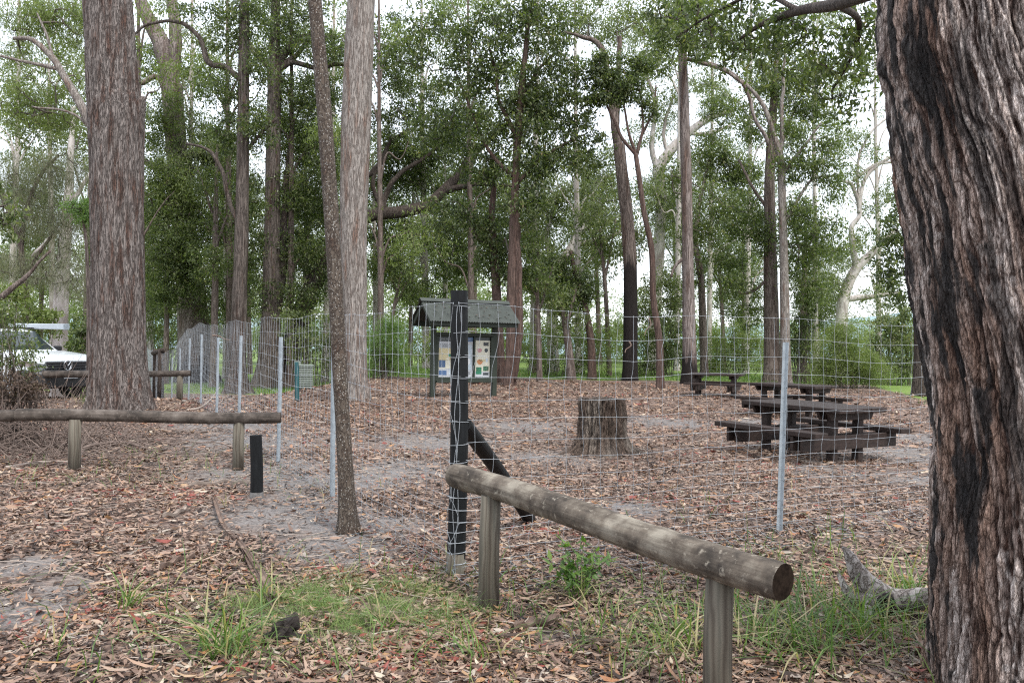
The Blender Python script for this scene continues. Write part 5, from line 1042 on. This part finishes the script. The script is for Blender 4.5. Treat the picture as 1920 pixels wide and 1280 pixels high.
strip('curled dark slab of bark half buried in leaves left of the big tussock', [(300, 1075), (330, 1060), (365, 1052)], .022)
strip('flat pale bark piece on the leaves below the rail', [(965, 1188), (1000, 1180), (1045, 1172)], .03)
strip('grey bark sliver lying left of the turf', [(305, 975), (335, 968), (350, 958)], .02, mat='stick')
stick('dark thin stick lying across the leaves in the bottom left corner', [(20, 1010), (60, 1003, .01), (110, 1008)], .009, 'brush')
stick('grey dead branch lying in front of the left rail post', [(10, 880), (80, 872, .02), (150, 868)], .024)
stick('knobbly brown branch lying behind the left log rail post', [(140, 858), (170, 846, .06), (230, 838, .05), (290, 848)], .035, 'brush')

# ------------------------------------------------------------------ litter, twigs, grass, plants
def litter():
    g = Geo()
    for r0, r1, den, sc in ((2.6, 6.5, 3600, .74), (6.5, 12, 1300, .90), (12, 21, 340, 1.3), (21, 34, 80, 1.9)):
        n = int(.70 * (r1**2 - r0**2) * den); r = np.sqrt(rng.uniform(r0**2, r1**2, n)); a = rng.uniform(-.72, .72, n); x = r * np.sin(a); y = r * np.cos(a)
        m_ = sandmask(x, y) + .5 * fbm(x * 1.6, y * 1.6, 0 * x, 3) + .2 * pn(x * 9, y * 9, 0 * x)
        tm = np.zeros(n)
        for p_, r_ in TURF: tm = np.maximum(tm, np.exp(-((x - p_[0])**2 + (y - p_[1])**2) / (r_ * .6)**2))
        keep = (rng.random(n) < np.clip(.78 + .5 * fbm(x * 1.1 + 9, y * 1.1, 0 * x, 3), .3, 1)) & (rng.random(n) > np.clip(sm(m_, .2, 1.0) * .82, 0, .82)) & (rng.random(n) > .75 * tm) & (rng.random(n) > .95 * sm(grassmask(x, y), .3, .8)); x, y = x[keep], y[keep]; n = len(x)
        L = sc * rng.uniform(.035, .105, n) * np.where(rng.random(n) < .12, 1.35, 1); w = L * rng.uniform(.16, .36, n) * .5; lg = rng.random(n) < .022; L = np.where(lg, rng.uniform(.13, .26, n), L); w = np.where(lg, rng.uniform(.005, .012, n), w)
        yaw = rng.uniform(0, 2*np.pi, n); pit = rng.normal(size=n) * .10; rol = rng.normal(size=n) * .22 * rng.choice([1, 1, 2.2], n); cur = rng.normal(size=n) * .16
        ax = np.stack([np.cos(yaw) * np.cos(pit), np.sin(yaw) * np.cos(pit), np.sin(pit)], 1); sd = unit(np.cross(ax, [0, 0, 1.])); nn = np.cross(sd, ax)
        s2 = sd * np.cos(rol)[:, None] + nn * np.sin(rol)[:, None]; n2 = np.cross(s2, ax)
        p = np.stack([x, y, gz(x, y) + .006 + .022 * rng.random(n) + .45 * np.abs(np.sin(pit)) * L + .5 * np.abs(np.sin(rol)) * w], 1)
        def q(t, o, b): return p + ax * ((t - .5) * L)[:, None] + s2 * (o * w)[:, None] + n2 * (b * cur * L)[:, None]
        V = np.stack([q(0, 0, 1), q(.3, 1, .1), q(.3, -1, .1), q(.68, .8, .15), q(.68, -.8, .15), q(1, 0, 1.1)], 1).reshape(-1, 3)
        b0 = np.arange(n)[:, None] * 6; ti = np.clip(rng.random(n) + np.where(rng.random(n) < .85, .25 * fbm(x * .8, y * .8, 0 * x, 4), 0), 0, 1)
        g.add(V, b0 + [[1, 2, 4, 3]], np.concatenate([b0 + [[0, 2, 1]], b0 + [[3, 4, 5]]]), 0, .5)
        g.qa[-1] = ti; g.ta[-1] = np.concatenate([ti, ti])
    g.build('leaf_litter', M['litter'], props=dict(kind='stuff', label='thick carpet of fallen brown and pinkish gum leaves', category='leaf litter'))
    g = Geo(); n = 7500; r = np.sqrt(rng.uniform(3**2, 15**2, n)); a = rng.uniform(-.7, .7, n); x = r * np.sin(a); y = r * np.cos(a); yaw = rng.uniform(0, 6.28, n); L = rng.uniform(.06, .38, n)
    t = np.linspace(-.5, .5, 4)[None, :, None]; dx = np.stack([np.cos(yaw), np.sin(yaw), 0 * yaw], 1)
    PT = np.stack([x, y, gz(x, y) + .02], 1)[:, None] + dx[:, None] * t * L[:, None, None] + rng.normal(size=(n, 4, 3)) * .04 * L[:, None, None] * [1, 1, .4]
    fasttubes(g, PT, np.array([.9, 1, .8, .4])[None] * (.0012 + .0045 * rng.random(n) ** 2.5)[:, None], 4)
    g.build('twigs', M['stick'], props=dict(kind='stuff', label='small dead twigs scattered over the leaf litter', category='twigs'))
litter()
def blades(geo, x, y, h, w, lean, tint, curl=1.0):
    n = len(x); a = rng.uniform(0, 2*np.pi, n); dx = np.stack([np.cos(a), np.sin(a), 0 * a], 1); sd = np.stack([-np.sin(a), np.cos(a), 0 * a], 1)
    sd = unit(sd + rng.normal(size=(n, 3)) * [.5, .5, 0]); base = np.stack([x, y, gz(x, y) - .005], 1); rows = []
    for t, k in ((0, .8), (.35, 1), (.7, .75), (1, .06)):
        c = base + np.array([0, 0, 1]) * (h * (t - .35 * lean * curl * t**2.2))[:, None] + dx * (h * lean * (.25 * t + .75 * t**2 * curl))[:, None]
        rows += [c - sd * (w * k / 2)[:, None], c + sd * (w * k / 2)[:, None]]
    V = np.stack(rows, 1).reshape(-1, 3); b0 = np.arange(n)[:, None] * 8
    geo.add(V, np.concatenate([b0 + [[2*k, 2*k+1, 2*k+3, 2*k+2]] for k in range(3)]), None, 0, np.tile(tint, 3))
g = Geo()
for p, r in TURF:
    n = int(2300 * r / .34); x = p[0] + rng.normal(size=n) * r * .75; y = p[1] + rng.normal(size=n) * r * .85
    k_ = rng.random(n) < sm(fbm(x * 5, y * 5, 0 * x, 2), -.35, .45); x, y = x[k_], y[k_]; n = len(x)
    blades(g, x, y, rng.uniform(.03, .13, n), rng.uniform(.0013, .0026, n), rng.uniform(.4, 2.0, n), rng.random(n))
g.build('turf', M['turf'], props=dict(kind='stuff', label='patch of fine bright green grass in front of the corner post', category='grass'))
g = Geo()
for cx, cy, sx, sy, n, h in [(*G(250, 1150)[:2], .8, .5, 130, .22), (*G(130, 900)[:2], 1.2, .5, 170, .22), (*G(560, 1090)[:2], .5, .4, 70, .25), (*G(950, 1180)[:2], .5, .4, 240, .16), (*G(1150, 1130)[:2], .4, .35, 160, .2), (*G(1500, 1130)[:2], .5, .5, 420, .25), (*G(1600, 1060)[:2], .5, .5, 130, .28),
                              (*G(880, 1090)[:2], .4, .3, 150, .12), (*G(1250, 1220)[:2], .4, .25, 300, .22), (*G(760, 1240)[:2], .4, .2, 60, .2), (*G(300, 860)[:2], 1.0, .6, 120, .2), (*G(560, 930)[:2], .6, .5, 30, .2), (*G(1400, 940)[:2], 1.2, .6, 40, .25), (*G(100, 1230)[:2], .6, .3, 60, .2), (*G(1650, 1200)[:2], .35, .3, 330, .3), (*G(480, 1240)[:2], .4, .2, 110, .14)]:
    x = cx + rng.normal(size=n) * sx; y = cy + rng.normal(size=n) * sy; k_ = rng.random(n) < .7; x, y = x[k_], y[k_]; n = len(x); blades(g, x, y, rng.uniform(.35, 1.3, n) * h, rng.uniform(.0035, .009, n), rng.uniform(.1, 1.8, n), rng.random(n))
n = 26000; x = rng.uniform(-16, 24, n); y = 36 + 9 * rng.random(n); blades(g, x, y, rng.uniform(.06, .2, n), rng.uniform(.012, .03, n), rng.uniform(.2, .9, n), rng.random(n) * .85)
n = 5000; x = rng.uniform(7, 14, n); y = rng.uniform(18, 25, n); k = rng.random(n) < grassmask(x, y); x, y = x[k], y[k]; n = len(x); blades(g, x, y, rng.uniform(.04, .12, n), rng.uniform(.008, .02, n), rng.uniform(.2, .9, n), rng.random(n) * .85)
g.build('grass', M['grass'], props=dict(kind='stuff', label='thin scattered grass blades and a green strip behind the clearing', category='grass'))
for px, py, n, h, sp, lab in [(420, 1225, 150, .40, .09, 'big spreading tussock of green grass at the bottom left'), (240, 1140, 26, .38, .03, 'sparse upright grass tuft left of the big tussock'), (1480, 1210, 170, .44, .15, 'dense green tussock between the near rail post and the foreground giant'), (1600, 1190, 120, .46, .12, 'arching grass tussock in front of the bleached fallen limb'), (1270, 1215, 90, .40, .1, 'straggly grass tuft left of the near rail post'),
                       (1080, 1120, 40, .30, .05, 'grass clump at the foot of the leafy seedling'), (500, 1130, 36, .32, .06, 'long-bladed grass clump beside the shed bark strip'), (1700, 1110, 40, .42, .08, 'tall grass blades against the foot of the foreground giant'), (305, 745, 40, .5, .12, 'grass tuft beside the thick trunk on the path'), (165, 755, 60, .5, .2, 'dark grass tuft at the left foot of the thick trunk'), (720, 1180, 30, .26, .05, 'upright blades of grass in the fine turf'), (900, 1230, 40, .28, .08, 'thin tuft of pale grass right below the rail post')]:
    c = G(px, py); g = Geo(); x = c[0] + rng.normal(size=n) * sp * .5; y = c[1] + rng.normal(size=n) * sp * .9; x = c[0] + (x - c[0]) * 1.5; k_ = rng.random(n) < .72; x, y = x[k_], y[k_]; n = len(x)
    blades(g, x, y, rng.uniform(.4, 1.2, n) * h * .9, rng.uniform(.0055, .012, n), rng.uniform(.3, 2.0, n), np.clip(.05 + rng.random(n) * 1.0, 0, 1))
    g.build('grass_tuft', M['grass'], origin=c, props=P(lab, 'grass tuft'))
c = G(1085, 1118); sd_ = thing('seedling', 'leafy green seedling growing behind the log rail next to the first rail post', 'plant', c)
gs, gl = Geo(), Geo(); tips = []
for px, py, dd in [(1048, 1000, .1), (1075, 1030, .0), (1115, 1030, .1), (1145, 1045, -.05), (1040, 1080, .05), (1060, 1060, .0), (1110, 1075, .12), (1095, 1010, .15), (1030, 1050, .1), (1120, 1060, .0), (1072, 1085, -.1)]:
    e = W(px, py, c[1] + dd); p = spline([c - [0, 0, .02], .5 * c + .5 * e + [.0, 0, .04], e], 10); fasttubes(gs, p[None], np.linspace(.0045, .0018, 10), 5); tips.append(p[4:])
gs.build('stem', M['twig'], sd_)
for p in tips:
    q = np.repeat(p[::2], 5, 0); q = q + rng.normal(size=q.shape) * .010; leaf_quads(gl, q, .07, .034, .0, .8)
gl.build('foliage', M['leaf_bright'], sd_)


# ------------------------------------------------------------------ camera, light, sky
cam = bpy.data.cameras.new('camera'); co = bpy.data.objects.new('camera', cam); COL.objects.link(co)
co.location = (0, 0, H); co.matrix_world = Matrix.Translation((0, 0, H)) @ Matrix.Rotation(math.pi / 2, 4, 'X') @ Matrix.Rotation(ROLL, 4, 'Z')
cam.sensor_width = 36; cam.lens = F / 1920 * 36; cam.clip_end = 3000; cam.clip_start = .05
S.camera = co
EL, AZ = math.radians(58), math.radians(150)
sun = bpy.data.lights.new('sun', 'SUN'); sun.energy = 1.5; sun.angle = math.radians(12); sun.color = (1, .965, .91)
so = bpy.data.objects.new('sun', sun); COL.objects.link(so); so.location = (0, -5, 30)
dv = Vector((math.sin(AZ) * math.cos(EL), math.cos(AZ) * math.cos(EL), math.sin(EL)))
so.rotation_euler = dv.to_track_quat('Z', 'Y').to_euler()
w = bpy.data.worlds.new('World'); S.world = w; w.use_nodes = True
nt = w.node_tree; nt.nodes.clear()
sky = nt.nodes.new('ShaderNodeTexSky'); sky.sky_type = 'NISHITA'; sky.sun_disc = False; sky.sun_elevation = EL; sky.sun_rotation = AZ
sky.dust_density = 3
mx = nt.nodes.new('ShaderNodeMix'); mx.data_type = 'RGBA'; mx.inputs[0].default_value = .72; mx.inputs[7].default_value = (6.6, 6.9, 7.3, 1)
bg = nt.nodes.new('ShaderNodeBackground'); bg.inputs[1].default_value = .125; ow = nt.nodes.new('ShaderNodeOutputWorld')
nt.links.new(sky.outputs[0], mx.inputs[6]); nt.links.new(mx.outputs[2], bg.inputs[0]); nt.links.new(bg.outputs[0], ow.inputs[0])
S.render.engine = 'CYCLES'
S.view_settings.view_transform = 'Standard'; S.view_settings.look = 'None'; S.view_settings.exposure = 1.25; S.view_settings.gamma = 1
S.cycles.filter_width = 1.2; S.cycles.use_denoising = False; S.cycles.max_bounces = 6; S.cycles.diffuse_bounces = 3; S.cycles.glossy_bounces = 2; S.cycles.transmission_bounces = 4; S.cycles.transparent_max_bounces = 4
print('LEAVES', LEAVES)
